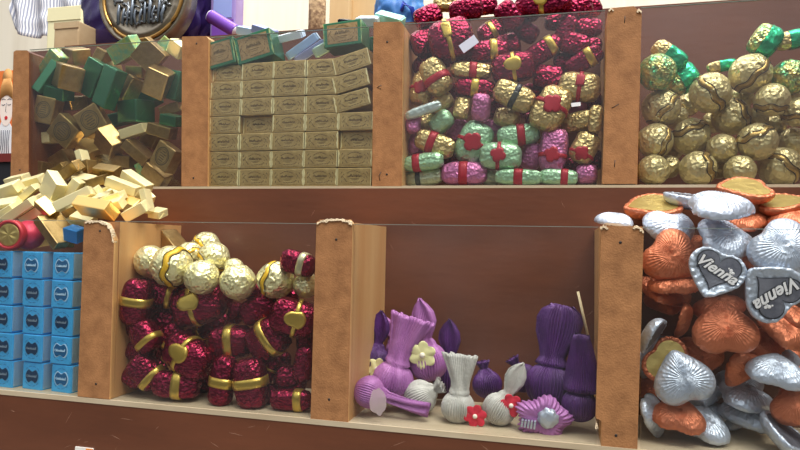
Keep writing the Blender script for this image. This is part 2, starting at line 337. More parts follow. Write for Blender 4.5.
def make_praline(name, dim, look, feat, fo, seed):
    a, b, c = dim[0]/2, dim[1]/2, dim[2]/2
    o = link(name, praline_body(a, b, c, seed), PRM[look])
    for sg in (-1, 1):                              # gathered foil at both ends
        fb = bmesh.new(); bmesh.ops.create_icosphere(fb, subdivisions=3, radius=1); of2 = Vector((seed*1.3+sg, seed*.9, 0))
        for v in fb.verts:
            p = v.co.copy(); n = 1+.35*noise.noise(p*1.6+of2)-.5*abs(noise.noise(p*3.2+of2))
            v.co = Vector((sg*a*.86+p.x*a*.13*n, p.y*b*.56*n, p.z*c*.56*n))
        link('folded_end', fb, PRM[look], o)
    bm_ = GOLDB if look == 'm' else RED
    if feat == 'black': bm_ = BLACK
    if feat == 'bands': bm_ = mat('silver_gold_band', (206,200,160), .32, .7)
    if feat in ('band', 'bands', 'black'):
        bd = link('paper_band', band_bm(a, b, c, fo, .19 if feat != 'black' else .13), bm_, o)
        if feat == 'black':
            w_ = a*.12; link('band_tag', patch([(a*fo-w_, -c*.75), (a*fo+w_*1.2, -c*.75), (a*fo+w_*1.2, c*.1), (a*fo+w_*.2, c*.22), (a*fo-w_, c*.1)], a, b, c, .0016, (a*fo, -c*.3)), mat('tag_ink', (52,56,48), .4), bd)
    elif feat == 'tag':
        bd = link('paper_band', band_bm(a, b, c, fo, .1), bm_, o)
        w_, h_ = a*.2, c*.42; z0 = c*.35
        link('band_tag', patch([(a*fo-w_, z0-h_), (a*fo+w_, z0-h_), (a*fo+w_, z0+h_*.8), (a*fo-w_, z0+h_*.8)], a, b, c, .0014, (a*fo, z0)), bm_, bd)
    elif feat == 'emb':
        bd = link('paper_band', band_bm(a, b, c, fo, .09), bm_, o)
        r = min(a, c)*.5; n = 60; x0 = a*fo
        if look == 'm':                             # round bow: two loops over a narrow tail
            pts = []
            for k in range(n):
                t = 2*PI*k/n; q = r*(1+.20*math.cos(2*t)-.16*abs(math.cos(t*1.5))); pts.append((x0+q*math.cos(t)*1.05, q*math.sin(t)*1.2+c*.12))
        else:                                       # four-lobed blossom
            pts = [(x0+r*(.72+.45*math.sqrt(abs(math.cos(2*2*PI*k/n+.6))))*math.cos(2*PI*k/n), r*(.72+.45*math.sqrt(abs(math.cos(2*2*PI*k/n+.6))))*math.sin(2*PI*k/n)) for k in range(n)]
        link('emblem', patch(pts, a, b, c, .0013, (x0, 0 if look != 'm' else c*.12)), bm_, bd)
    return o
def make_ball(name, dim, look, feat, fo, seed):
    r = dim[0]/2; ry_ = dim[1]/2
    bm = bmesh.new(); bmesh.ops.create_icosphere(bm, subdivisions=4, radius=1)
    off = Vector((seed*2.3, seed*.7, seed*1.1)); fold = random.Random(seed)
    ax = Vector((fold.uniform(-.5, .5), -1, fold.uniform(-.2, .7))).normalized()
    for v in bm.verts:
        p = v.co.normalized()
        dd = p.dot(ax); ang = math.atan2(p.cross(ax).z, p.cross(ax).x)
        n = 1+.035*noise.noise(p*2.2+off)-.035*abs(noise.noise(p*3.4+off))-.025*abs(noise.noise(p*8+off))
        if look != 'r': n += .05*max(0, dd)*(noise.noise(Vector((math.cos(ang)*2.5, math.sin(ang)*2.5, 0))+off)) + (.03*math.cos(dd*9) if dd > .6 else 0)
        v.co = Vector((p.x*r*n, p.y*ry_*n, p.z*r*n))
    o = link(name, bm, BALLM[look])
    if look != 'r':                                 # foil twisted together where the wrapper closes
        fb = bmesh.new(); bmesh.ops.create_icosphere(fb, subdivisions=3, radius=1); qd = Vector((0, 0, 1)).rotation_difference(ax)
        for v in fb.verts:
            p = v.co.copy(); an = math.atan2(p.y, p.x); n = 1+.25*math.sin(an*5+seed)*abs(p.x*p.x+p.y*p.y)-.4*abs(noise.noise(p*3+off))
            w = qd @ Vector((p.x*r*.42*n, p.y*r*.42*n, r*(.90+.09*p.z*n)))
            v.co = Vector((w.x, w.y*ry_/r, w.z))
        link('gathered_foil', fb, BALLM[look], o)
    if feat == 'band':
        NV = 72; hw = .15
        def edge(k, s): return fo+s*hw+.06*math.sin(6*2*PI*k/NV)
        def pt(z, k, l): 
            q = math.sqrt(max(.05, 1-z*z)); t = 2*PI*k/NV
            return (r*l*q*math.cos(t), ry_*l*q*math.sin(t), r*l*z)
        bd = link('paper_band', lathe_like([[pt(fo+s*hw+.06*math.sin(6*2*PI*k/NV), k, l) for k in range(NV)] for s, l in ((-1, .95), (-1, 1.015), (0, 1.022), (1, 1.015), (1, .95))], None, False, False), BANDM[look], o)
        for s in (-1, 1):
            link('band_line', lathe_like([[pt(fo+s*hw+e+.06*math.sin(6*2*PI*k/NV), k, l) for k in range(NV)] for e, l in ((-.018, .98), (-.018, 1.026), (.018, 1.026), (.018, .98))], None, False, False), EDGE, bd)
    return o
def make_cone(name, dim, seed):
    a, b, c = dim[0]/2, dim[1]/2, dim[2]/2
    o = link(name, praline_body(a, b, c, seed, True), BALLM['c'] if seed % 2 else PRM['g'])
    # green cap pulled over one end
    bm = praline_body(a*1.03, b*1.05, c*1.05, seed, True)
    bmesh.ops.delete(bm, geom=[v for v in bm.verts if v.co.x < -a*.25], context='VERTS')
    link('green_cap', bm, foil('green_cap_foil', (40,176,122), .24, .7, 240, .5), o)
    return o
HPS = []; HP = []
for k in range(176):
    t = 2*PI*k/176
    x = 16*math.sin(t)**3; z = 13*math.cos(t)-5*math.cos(2*t)-2*math.cos(3*t)-math.cos(4*t)
    x, z = x/33, (z+2.5)/33
    HPS.append((x*.97, z*.97)); HP.append((.50*x+.50*.48*math.sin(t), .50*z+.50*(.50*math.cos(t)-.02)))
def text_bm(txt, size, shear=.3, extrude=.0002, offset=0.0):
    cu = bpy.data.curves.new('lettering', 'FONT'); cu.body = txt; cu.size = size; cu.shear = shear; cu.extrude = extrude; cu.offset = offset
    cu.align_x = 'CENTER'; cu.align_y = 'CENTER'; cu.resolution_u = 3
    ob = bpy.data.objects.new('lettering', cu); COL.objects.link(ob)
    me = ob.to_mesh(); bm = bmesh.new(); bm.from_mesh(me); ob.to_mesh_clear()
    bpy.data.objects.remove(ob); bpy.data.curves.remove(cu)
    return bm
def make_heart(name, dim, look, back, seed):
    S, th = dim[0], dim[1]
    off = Vector((seed*1.9, seed*.6, 0)); n = len(HP)
    def ring(s, y, rip=0.0, crum=0.0):
        out = []
        for k, (x, z) in enumerate(HP):
            ph = 2*PI*k/n
            w = 1+crum*noise.noise(Vector((x*14, z*14, s*3))+off)
            out.append((x*S*s*w, y*(1+rip*(2*abs(math.sin(ph*22))-1.1+.5*noise.noise(Vector((ph*3, s, 0))+off)))+crum*.012*noise.noise(Vector((x*18, z*18, s))+off), z*S*s*w))
        return out
    rings = [ring(.02, -th*.80)]
    for s in (.10, .2, .32, .45, .58, .70, .80, .88, .94, .98, 1.0): rings.append(ring(s, -th*.8*(1-s**2.6)**.62 if s < 1 else 0, .042*min(1, s*2.2)*(1 if s < .9 else .35)))
    rings += [ring(1.0, th*.12, 0, .03), ring(.97, th*.2, 0, .05), ring(.9, th*.22, 0, .06), ring(.84, th*.19, 0, .05), ring(.80, th*.15), ring(.05, th*.15)]
    o = link(name, lathe_like(rings), HEARTM[look])
    def plate(sc, y0, y1, nm, m, par, P_=HP):
        bm = prism([(x*S*sc, z*S*sc) for x, z in P_], y0, y1); return link(nm, bm, m, par, False)
    if not back: plate(.815, th*.10, th*.175, 'foil_base', HEARTM[look], o)
    if back in ('gold', 'lab'):
        plate(.83, th*.10, th*.2, 'backing', BACKM[back], o)
    elif back == 'vienna':
        plate(.81, th*.10, th*.225, 'label_border', LDARK, o, HPS)
        lb = plate(.76, th*.10, th*.235, 'printed_label', LABEL, o, HPS)
        M = Matrix.Translation((S*.02, th*.25, S*.05)) @ Euler((PI/2, 0, PI)).to_matrix().to_4x4() @ Matrix.Rotation(-.20, 4, 'Z')
        for nm, offs, m, lift in (('lettering_shadow', S*.022, LDARK, 0), ('lettering', .007*S, LWHITE, .0004)):
            tb = text_bm('Vienna', S*.27, .35, .0002, offs); bmesh.ops.transform(tb, matrix=M @ Matrix.Translation((0, 0, lift)), verts=tb.verts[:])
            link(nm, tb, m, lb, False)
        fb = bmesh.new()                            # small rose sprig after the word
        for (fx, fz, fr) in ((-.21, .12, .03), (-.255, .09, .026), (-.215, .07, .024), (-.165, .14, .016), (-.265, .03, .018)):
            t0 = bmesh.ops.create_uvsphere(fb, u_segments=14, v_segments=6, radius=S*fr)
            for v in t0['verts']: v.co = Vector((v.co.x+fx*S, v.co.y*.15+th*.245, v.co.z+fz*S))
        link('printed_rose', fb, LWHITE, lb)
    return o
PROFILES = {
 'bulk': [(.85,.97,.85),(1.6,.92,.6),(2.4,.82,.42),(3.2,.66,.3),(4.2,.42,.2)],
 'fan': [(.95,.62,.55),(1.2,.54,.42),(1.6,.55,.32),(2.1,.66,.24),(2.7,.84,.2),(3.3,1.04,.18)],
 'tail': [(1.05,.46,.44),(1.35,.33,.3),(2.0,.33,.26),(3.0,.38,.24),(4.1,.44,.2)],
 'bulb': [(.9,.70,.6),(1.25,.52,.42),(1.7,.64,.36),(2.3,.88,.34),(2.9,.93,.3),(3.3,.78,.22),(3.55,.48,.1)],
 'leaf': [(1.02,.48,.4),(1.25,.30,.26),(1.6,.44,.24),(2.1,.60,.22),(2.6,.55,.18),(3.0,.34,.12),(3.3,.08,.05)],
 'knob': [(.98,.45,.45),(1.15,.26,.26),(1.4,.38,.3),(1.65,.5,.34)]}
def make_bonbon(name, rr, pf, look, fl, seed):
    off = Vector((seed*1.3, seed*2.1, 0)); NV = 264
    if pf == 'rosette':
        rings = []
        for i in range(25):
            a = PI*i/24*.985+.02; r = math.sin(a); y = -math.cos(a)
            ring = []
            for k in range(NV):
                t = 2*PI*k/NV
                w = (1+.12*math.sin(5*t+1))*(1+.05*math.sin(t*30+3*math.sin(a*2)))
                ring.append((rr*r*w*1.12*math.cos(t), rr*(y*.55+(.22 if i < 6 else 0)*(1-i/6)+.04*noise.noise(Vector((math.cos(t)*2, math.sin(t)*2, y))+off)), rr*.86*r*w*math.sin(t)))
            rings.append(ring)
        o = link(name, lathe_like(rings), CREPE[look])
        fb = bmesh.new(); bmesh.ops.create_icosphere(fb, subdivisions=3, radius=rr*.42)
        for v in fb.verts: v.co = Vector((v.co.x*(1+.3*noise.noise(v.co*300)), v.co.y*.45-rr*.42, v.co.z*(1+.3*noise.noise(v.co*280))))+Vector((rr*.22, 0, rr*.12))
        link('foil_centre', fb, HEARTM['s'], o)
        sb = bmesh.new()
        for q in range(5): prism([(-rr*.9+q*rr*.13, -rr*.30-q*rr*.015), (-rr*.82+q*rr*.13, -rr*.30-q*rr*.015), (-rr*.78+q*rr*.13, -rr*.02), (-rr*.86+q*rr*.13, -rr*.02)], -rr*.56, -rr*.3, sb)
        link('silver_fold', sb, HEARTM['s'], o, False)
        return o
    P_ = [(-math.cos(PI*i/14*.82), max(.03, math.sin(PI*i/14*.82)), max(.03, math.sin(PI*i/14*.82))) for i in range(15)]
    P_ = [p for p in P_ if p[0] < .93]+PROFILES[pf]
    fine = [P_[0]]
    for p, q in zip(P_, P_[1:]):
        m = 3 if q[0] > 1.1 else 1
        for j in range(1, m+1): fine.append(tuple(p[i]+(q[i]-p[i])*j/m for i in range(3)))
    zmax = fine[-1][0]; rings = []
    for (z, rx_, ry_) in fine:
        ring = []
        g = max(0, min(1, (z-.6)/1.2))
        for k in range(NV):
            t = 2*PI*k/NV
            ph_ = 22*t+2.6*noise.noise(Vector((math.cos(t), math.sin(t), z*.35))+off)
            rip = (.085+.20*g)*(abs(math.sin(ph_))-.6)*(1+.6*noise.noise(Vector((math.cos(t)*3, math.sin(t)*3, 1))+off)) + .02*math.sin(41*t)
            x = rr*rx_*math.cos(t)*(1+rip*.5); y = rr*(ry_*math.sin(t)*(1+rip)+.07*g*math.sin(5*t+z))
            dz = (.14*noise.noise(Vector((math.cos(t)*5, math.sin(t)*5, 0))+off) if z > zmax-.01 else 0)
            bend = .10*math.sin(z*.9+seed)*g
            wob = 1.04+.06*noise.noise(Vector((math.cos(t)*1.5, math.sin(t)*1.5, z))+off)
            ring.append((x*wob+rr*bend, y*wob, rr*(z+dz)))
        rings.append(ring)
    o = link(name, lathe_like(rings, None, True, pf != 'fan'), CREPE[look])
    if pf == 'fan':
        so_ = o.modifiers.new('paper', 'SOLIDIFY'); so_.thickness = .0004
    if fl:
        c, dx, dz = fl; fb = bmesh.new()
        q = math.sqrt(max(0, 1-min(.9, (dx*dx+dz*dz)/rr/rr))); yb = -rr*max(.55, q)*1.12-.001
        for k in range(6):
            t = 2*PI*k/6+.3; R_ = rr*.46
            t0 = bmesh.ops.create_uvsphere(fb, u_segments=12, v_segments=8, radius=1)
            for v in t0['verts']:
                p = Vector((v.co.x*R_*.8, v.co.y*.0011+.0012*(v.co.x**2)*-1, v.co.z*R_*.62))
                p = Matrix.Rotation(-t, 3, 'Y') @ (p+Vector((R_*.8, 0, 0)))
                p.y += .0012*noise.noise(p*300+off)
                v.co = p+Vector((dx, yb, dz))
        f_ = link('paper_flower', fb, FLOWER[c], o)
        cb = bmesh.new(); bmesh.ops.create_uvsphere(cb, u_segments=12, v_segments=8, radius=rr*.15)
        bmesh.ops.transform(cb, matrix=Matrix.Translation((dx, yb-.0015, dz)), verts=cb.verts[:])
        link('flower_centre', cb, PEARL, f_)
    return o
def make_coin(name, dim):
    r, th = dim[0]/2, dim[1]
    n = 48; R_ = []
    for q, y in ((.05, -th*.32), (.78, -th*.36), (.80, -th*.5), (.93, -th*.5), (1, -th*.3), (1, th*.3), (.93, th*.5), (.05, th*.5)):
        R_.append([(r*q*math.cos(2*PI*k/n), y, r*q*math.sin(2*PI*k/n)) for k in range(n)])
    o = link(name, lathe_like(R_), mat('red_rim', (186,44,54), .4, .2))
    bm = bmesh.new(); rings = []
    for q, y in ((.02, -.42), (.3, -.46), (.5, -.40), (.66, -.44), (.74, -.40), (.74, -.3)):
        rings.append([(r*q*math.cos(2*PI*k/n), th*y*(1+.08*math.sin(7*2*PI*k/n)*(q < .6)), r*q*math.sin(2*PI*k/n)) for k in range(n)])
    link('gold_disc', lathe_like(rings), BACKM['gold'], o)
    return o

# ------------------------------------------------------------------ the sweets, one by one
ITEMS = [
('box', (-0.381, 0.1218, 0.3437), (0.346, -0.77, -0.244), (0.0335, 0.0155, 0.0168), 'gt', (), 'bright green foil box, leftmost of the 3 such in the top left bin', 'chocolate box', 'foil boxes in the top left bin'),
('box', (-0.3793, 0.1177, 0.3252), (-0.292, -1.021, 0.339), (0.0399, 0.0206, 0.0116), 'gr', (), 'slim green foil box, leftmost of the 2 such in the top left bin', 'chocolate box', 'foil boxes in the top left bin'),
('box', (-0.3725, 0.1489, 0.3611), (0.326, 0.295, -0.366), (0.0278, 0.0227, 0.0189), 'g', (), 'brown gold foil box, second from top of the 18 such in the top left bin', 'chocolate box', 'foil boxes in the top left bin'),
('box', (-0.3562, 0.1187, 0.3268), (-0.06, 0.33, -0.557), (0.0292, 0.0254, 0.0279), 'g', (), 'brown gold foil box just right of the leftmost slim green foil box, top left bin', 'chocolate box', 'foil boxes in the top left bin'),
('box', (-0.3675, 0.1181, 0.3086), (0.262, 0.244, 0.0), (0.028, 0.0178, 0.014), 'gr', (), 'green foil box, leftmost of the 7 such in the top left bin', 'chocolate box', 'foil boxes in the top left bin'),
('box', (-0.3806, 0.117, 0.2881), (0.019, 0.209, 0.089), (0.0256, 0.0154, 0.0308), 'gs', (), 'stamped brown gold foil box, leftmost of the 5 such in the top left bin', 'chocolate box', 'foil boxes in the top left bin'),
('box', (-0.3718, 0.1416, 0.3026), (0.322, 0.101, -0.263), (0.0315, 0.0227, 0.0151), 'g', (), 'brown gold foil box just right of the leftmost green foil box, top left bin', 'chocolate box', 'foil boxes in the top left bin'),
('box', (-0.3212, 0.1201, 0.2754), (0.053, -0.552, 0.164), (0.0297, 0.0149, 0.0297), 'gs', (), 'stamped brown gold foil box just above the orange gold foil box, top left bin', 'chocolate box', 'foil boxes in the top left bin'),
('box', (-0.2981, 0.1159, 0.3116), (-0.014, 0.443, -0.232), (0.0234, 0.0148, 0.0455), 'gr', (), 'green foil box just left of the leftmost slim brown gold foil box, top left bin', 'chocolate box', 'foil boxes in the top left bin'),
('box', (-0.3381, 0.1366, 0.3296), (0.138, 0.521, 0.101), (0.0224, 0.0149, 0.0423), 'gr', (), 'green foil box, topmost of the 7 such in the top left bin', 'chocolate box', 'foil boxes in the top left bin'),
('box', (-0.3387, 0.1493, 0.3546), (0.175, -1.047, 0.0), (0.0248, 0.0174, 0.0136), 'g', (), 'brown gold foil box just above the topmost green foil box, top left bin', 'chocolate box', 'foil boxes in the top left bin'),
('box', (-0.2964, 0.1387, 0.3609), (0.412, -0.344, -0.185), (0.0366, 0.0171, 0.0207), 'gt', (), 'bright green foil box just left of the rightmost bright green foil box, top left bin', 'chocolate box', 'foil boxes in the top left bin'),
('box', (-0.254, 0.1247, 0.3479), (0.515, -0.73, -0.117), (0.0288, 0.0144, 0.0288), 'g', (), 'brown gold foil box just left of the rightmost bright green foil box, top left bin', 'chocolate box', 'foil boxes in the top left bin'),
('box', (-0.2803, 0.1418, 0.3353), (0.262, 0.105, 0.0), (0.0229, 0.0193, 0.0133), 'g', (), 'brown gold foil box just above the leftmost slim brown gold foil box, top left bin', 'chocolate box', 'foil boxes in the top left bin'),
('box', (-0.282, 0.1329, 0.3134), (-0.148, 0.569, -0.418), (0.0109, 0.0169, 0.029), 'g', (), 'slim brown gold foil box, leftmost of the 2 such in the top left bin', 'chocolate box', 'foil boxes in the top left bin'),
('box', (-0.2437, 0.128, 0.3185), (0.5, 0.392, 0.379), (0.025, 0.025, 0.0309), 'g', (), 'brown gold foil box just left of the rightmost slim green foil box, top left bin', 'chocolate box', 'foil boxes in the top left bin'),
('box', (-0.2772, 0.1349, 0.2873), (0.085, 0.049, -0.384), (0.0385, 0.0241, 0.0253), 'gr', (), 'green foil box just above the slim cream gold foil box, top left bin', 'chocolate box', 'foil boxes in the top left bin'),
('box', (-0.2279, 0.1314, 0.276), (0.262, 0.209, 0.0), (0.0211, 0.0164, 0.0117), 'gr', (), 'green foil box just right of the slim cream gold foil box, top left bin', 'chocolate box', 'foil boxes in the top left bin'),
('box', (-0.2399, 0.1483, 0.2913), (0.111, -0.344, 0.185), (0.0235, 0.0164, 0.0117), 'g', (), 'brown gold foil box, rightmost of the 18 such in the top left bin', 'chocolate box', 'foil boxes in the top left bin'),
('box', (-0.2307, 0.1412, 0.3167), (0.0, 0.209, 0.0), (0.0141, 0.0141, 0.0329), 'gr', (), 'slim green foil box, rightmost of the 2 such in the top left bin', 'chocolate box', 'foil boxes in the top left bin'),
('box', (-0.2307, 0.1424, 0.3594), (0.349, 0.611, 0.0), (0.0188, 0.0141, 0.0165), 'c', (), 'cream gold foil box, rightmost of the 2 such in the top left bin', 'chocolate box', 'foil boxes in the top left bin'),
('box', (-0.253, 0.1518, 0.3671), (0.058, -0.855, 0.268), (0.0166, 0.0142, 0.0142), 'gt', (), 'bright green foil box, rightmost of the 3 such in the top left bin', 'chocolate box', 'foil boxes in the top left bin'),
('box', (-0.3553, 0.1189, 0.2646), (0.272, 0.714, 0.279), (0.0303, 0.0164, 0.029), 'gs', (), 'stamped brown gold foil box just left of the orange gold foil box, top left bin', 'chocolate box', 'foil boxes in the top left bin'),
('box', (-0.3873, 0.1263, 0.2586), (0.087, -0.07, 0.0), (0.0153, 0.0153, 0.0128), 'c', (), 'cream gold foil box just left of the orange gold foil box, top left bin', 'chocolate box', 'foil boxes in the top left bin'),
('box', (-0.3427, 0.1415, 0.2461), (0.598, 0.515, -0.201), (0.0297, 0.0198, 0.0161), 'o', (), 'orange gold foil box, the only one in the top left bin', 'chocolate box', 'foil boxes in the top left bin'),
('box', (-0.3012, 0.1236, 0.2517), (0.561, -0.529, -0.726), (0.0281, 0.0183, 0.0281), 'g', (), 'brown gold foil box just right of the orange gold foil box, top left bin', 'chocolate box', 'foil boxes in the top left bin'),
('box', (-0.2695, 0.1258, 0.2638), (0.209, -0.244, 0.0), (0.0312, 0.0192, 0.0108), 'c', (), 'slim cream gold foil box, the only one in the top left bin', 'chocolate box', 'foil boxes in the top left bin'),
('box', (-0.236, 0.1256, 0.2629), (0.189, 0.275, 0.181), (0.0271, 0.0189, 0.013), 'g', (), 'brown gold foil box just below the rightmost green foil box, top left bin', 'chocolate box', 'foil boxes in the top left bin'),
('box', (-0.2647, 0.126, 0.2401), (0.316, 0.703, 0.346), (0.0323, 0.0215, 0.012), 'g', (), 'slim brown gold foil box, rightmost of the 2 such in the top left bin', 'chocolate box', 'foil boxes in the top left bin'),
('box', (-0.2223, 0.1165, 0.2325), (0.001, 0.552, -0.164), (0.027, 0.0141, 0.027), 'gs', (), 'stamped brown gold foil box, rightmost of the 5 such in the top left bin', 'chocolate box', 'foil boxes in the top left bin'),
('box', (-0.2919, 0.1364, 0.2318), (0.175, 0.087, 0.0), (0.0278, 0.0181, 0.0133), 'g', (), 'brown gold foil box just below the slim cream gold foil box, top left bin', 'chocolate box', 'foil boxes in the top left bin'),
('box', (-0.2456, 0.1328, 0.2161), (0.504, 0.719, 0.233), (0.0283, 0.0165, 0.0177), 'g', (), 'brown gold foil box, lowest of the 18 such in the top left bin', 'chocolate box', 'foil boxes in the top left bin'),
('box', (-0.2648, 0.1379, 0.2157), (0.0, 1.082, 0.0), (0.0285, 0.0143, 0.0083), 'gt', (), 'slim bright green foil box, the only one in the top left bin', 'chocolate box', 'foil boxes in the top left bin'),
('box', (-0.3764, 0.1376, 0.2342), (0.175, -0.489, 0.0), (0.0252, 0.0176, 0.0176), 'g', (), 'brown gold foil box just left of the orange gold foil box, top left bin', 'chocolate box', 'foil boxes in the top left bin'),
('box', (-0.3888, 0.1225, 0.2207), (0.0, 0.14, 0.0), (0.0115, 0.0179, 0.0192), 'g', (), 'brown gold foil box, leftmost of the 18 such in the top left bin', 'chocolate box', 'foil boxes in the top left bin'),
('box', (-0.3199, 0.1465, 0.2277), (0.349, 0.349, 0.0), (0.0268, 0.0171, 0.0195), 'gs', (), 'stamped brown gold foil box, lowest of the 5 such in the top left bin', 'chocolate box', 'foil boxes in the top left bin'),
('box', (-0.3166, 0.1514, 0.2826), (0.175, -0.175, 0.0), (0.0219, 0.0171, 0.0146), 'gr', (), 'green foil box just left of the slim cream gold foil box, top left bin', 'chocolate box', 'foil boxes in the top left bin'),
('box', (-0.322, 0.1569, 0.3079), (0.0, -0.698, 0.0), (0.022, 0.0171, 0.0171), 'g', (), 'brown gold foil box just above the slim cream gold foil box, top left bin', 'chocolate box', 'foil boxes in the top left bin'),
('box', (-0.2692, 0.1544, 0.2585), (0.0, 0.524, 0.0), (0.0214, 0.0166, 0.0166), 'g', (), 'brown gold foil box just above the slim bright green foil box, top left bin', 'chocolate box', 'foil boxes in the top left bin'),
('box', (-0.2755, 0.1567, 0.3084), (0.0, -0.436, 0.0), (0.0215, 0.0167, 0.0191), 'gr', (), 'green foil box just right of the leftmost slim brown gold foil box, top left bin', 'chocolate box', 'foil boxes in the top left bin'),
('box', (-0.3501, 0.157, 0.3089), (0.0, 0.524, 0.0), (0.0223, 0.0174, 0.0174), 'g', (), 'brown gold foil box just below the topmost green foil box, top left bin', 'chocolate box', 'foil boxes in the top left bin'),
('box', (-0.3291, 0.1569, 0.3418), (0.0, -0.349, 0.0), (0.0197, 0.0172, 0.0172), 'g', (), 'brown gold foil box just right of the topmost green foil box, top left bin', 'chocolate box', 'foil boxes in the top left bin'),
('box', (-0.3667, 0.055, 0.1923), (0.633, -0.243, -0.09), (0.0279, 0.0128, 0.0105), 'c', (), 'slim cream gold foil box, third from left of 27, heap at left', 'chocolate box', 'foil boxes on the heap at left'),
('box', (-0.3577, 0.075, 0.2016), (0.524, -0.244, 0.0), (0.0285, 0.0131, 0.0095), 'c', (), 'slim cream gold foil box, fifth from top of 27, heap at left', 'chocolate box', 'foil boxes on the heap at left'),
('box', (-0.3042, 0.0471, 0.1924), (-0.027, 0.626, -0.391), (0.0277, 0.0111, 0.0255), 'c', (), 'cream gold foil box just left of the brown gold foil box, heap at left', 'chocolate box', 'foil boxes on the heap at left'),
('box', (-0.3475, 0.0589, 0.1863), (0.349, -0.663, 0.0), (0.0301, 0.0127, 0.007), 'c', (), 'slim cream gold foil box, seventh from left of 27, heap at left', 'chocolate box', 'foil boxes on the heap at left'),
('box', (-0.3256, 0.0292, 0.1689), (0.436, -0.524, 0.0), (0.0374, 0.0121, 0.0088), 'c', (), 'slim cream gold foil box, sixth from left of 27, heap at left', 'chocolate box', 'foil boxes on the heap at left'),
('box', (-0.3567, 0.0437, 0.1748), (0.785, -0.14, 0.0), (0.0274, 0.0126, 0.0103), 'c', (), 'slim cream gold foil box, second from left of 27, heap at left', 'chocolate box', 'foil boxes on the heap at left'),
('box', (-0.3126, 0.0381, 0.1675), (0.349, -0.489, 0.0), (0.0365, 0.0122, 0.0088), 'c', (), 'slim cream gold foil box, fourth from bottom of 27, heap at left', 'chocolate box', 'foil boxes on the heap at left'),
('box', (-0.2893, 0.0248, 0.1708), (0.853, 0.719, 0.233), (0.0213, 0.0117, 0.0096), 'g', (), 'slim brown gold foil box, leftmost of the 5 such on the heap at left', 'chocolate box', 'foil boxes on the heap at left'),
('box', (-0.2562, 0.022, 0.1794), (-0.002, -0.496, 0.359), (0.0365, 0.0115, 0.0094), 'c', (), 'slim cream gold foil box, eleventh from bottom of 27, heap at left', 'chocolate box', 'foil boxes on the heap at left'),
('box', (-0.2872, 0.055, 0.1911), (0.262, -0.908, 0.0), (0.0245, 0.0122, 0.01), 'c', (), 'slim cream gold foil box, eighth from top of 27, heap at left', 'chocolate box', 'foil boxes on the heap at left'),
('box', (-0.2546, 0.0647, 0.1899), (0.436, -0.349, 0.0), (0.0279, 0.0118, 0.0107), 'c', (), 'slim cream gold foil box just below the stamped brown gold foil box, heap at left', 'chocolate box', 'foil boxes on the heap at left'),
('box', (-0.2266, 0.0376, 0.1807), (0.349, -0.314, 0.0), (0.0263, 0.0116, 0.0084), 'c', (), 'slim cream gold foil box, seventh from right of 27, heap at left', 'chocolate box', 'foil boxes on the heap at left'),
('box', (-0.2277, 0.0176, 0.1706), (0.945, 0.139, -0.106), (0.0408, 0.0112, 0.0174), 'o', (), 'slim orange gold foil box, the only one on the heap at left', 'chocolate box', 'foil boxes on the heap at left'),
('box', (-0.224, 0.0494, 0.1943), (0.25, 0.341, 0.222), (0.0319, 0.0117, 0.0096), 'c', (), 'slim cream gold foil box, fifth from right of 27, heap at left', 'chocolate box', 'foil boxes on the heap at left'),
('box', (-0.2201, 0.065, 0.2009), (0.262, 0.524, 0.0), (0.0325, 0.0119, 0.0087), 'c', (), 'slim cream gold foil box, third from right of 27, heap at left', 'chocolate box', 'foil boxes on the heap at left'),
('box', (-0.1937, 0.03, 0.1688), (0.436, -0.454, 0.0), (0.0243, 0.0111, 0.0101), 'c', (), 'slim cream gold foil box, fourth from right of 27, heap at left', 'chocolate box', 'foil boxes on the heap at left'),
('box', (-0.2153, 0.0479, 0.1766), (0.698, 0.314, 0.0), (0.0233, 0.0116, 0.0127), 'o', (), 'orange gold foil box, the only one on the heap at left', 'chocolate box', 'foil boxes on the heap at left'),
('box', (-0.1966, 0.0497, 0.1797), (0.0, 1.292, 0.0), (0.023, 0.0104, 0.0063), 'c', (), 'slim cream gold foil box, rightmost of the 27 such on the heap at left', 'chocolate box', 'foil boxes on the heap at left'),
('box', (-0.1915, 0.0603, 0.1687), (0.349, 0.14, 0.0), (0.0127, 0.0148, 0.0074), 'c', (), 'cream gold foil box just right of the orange gold foil box, heap at left', 'chocolate box', 'foil boxes on the heap at left'),
('box', (-0.3022, 0.0861, 0.224), (0.0, 1.222, 0.0), (0.0257, 0.0128, 0.007), 'c', (), 'slim cream gold foil box just above the brown gold foil box, heap at left', 'chocolate box', 'foil boxes on the heap at left'),
('box', (-0.3052, 0.07, 0.2124), (0.434, -0.446, -0.194), (0.0298, 0.0126, 0.0115), 'g', (), 'slim brown gold foil box just left of the brown gold foil box, heap at left', 'chocolate box', 'foil boxes on the heap at left'),
('box', (-0.2918, 0.0833, 0.2139), (0.175, 1.396, 0.0), (0.0229, 0.0126, 0.008), 'g', (), 'slim brown gold foil box just above the brown gold foil box, heap at left', 'chocolate box', 'foil boxes on the heap at left'),
('box', (-0.2709, 0.085, 0.2128), (0.611, 0.14, 0.0), (0.0275, 0.0126, 0.0126), 'gs', (), 'stamped brown gold foil box, the only one on the heap at left', 'chocolate box', 'foil boxes on the heap at left'),
('box', (-0.3369, 0.088, 0.2149), (0.349, -0.524, 0.0), (0.0239, 0.0131, 0.0096), 'g', (), 'slim brown gold foil box just above the leftmost cream gold foil box, heap at left', 'chocolate box', 'foil boxes on the heap at left'),
('box', (-0.2662, 0.0651, 0.2012), (0.225, -0.327, 0.37), (0.018, 0.0202, 0.009), 'g', (), 'brown gold foil box, the only one on the heap at left', 'chocolate box', 'foil boxes on the heap at left'),
('box', (-0.2859, 0.0572, 0.1729), (0.07, -0.649, 0.444), (0.0241, 0.0121, 0.0088), 'g', (), 'slim brown gold foil box just below the brown gold foil box, heap at left', 'chocolate box', 'foil boxes on the heap at left'),
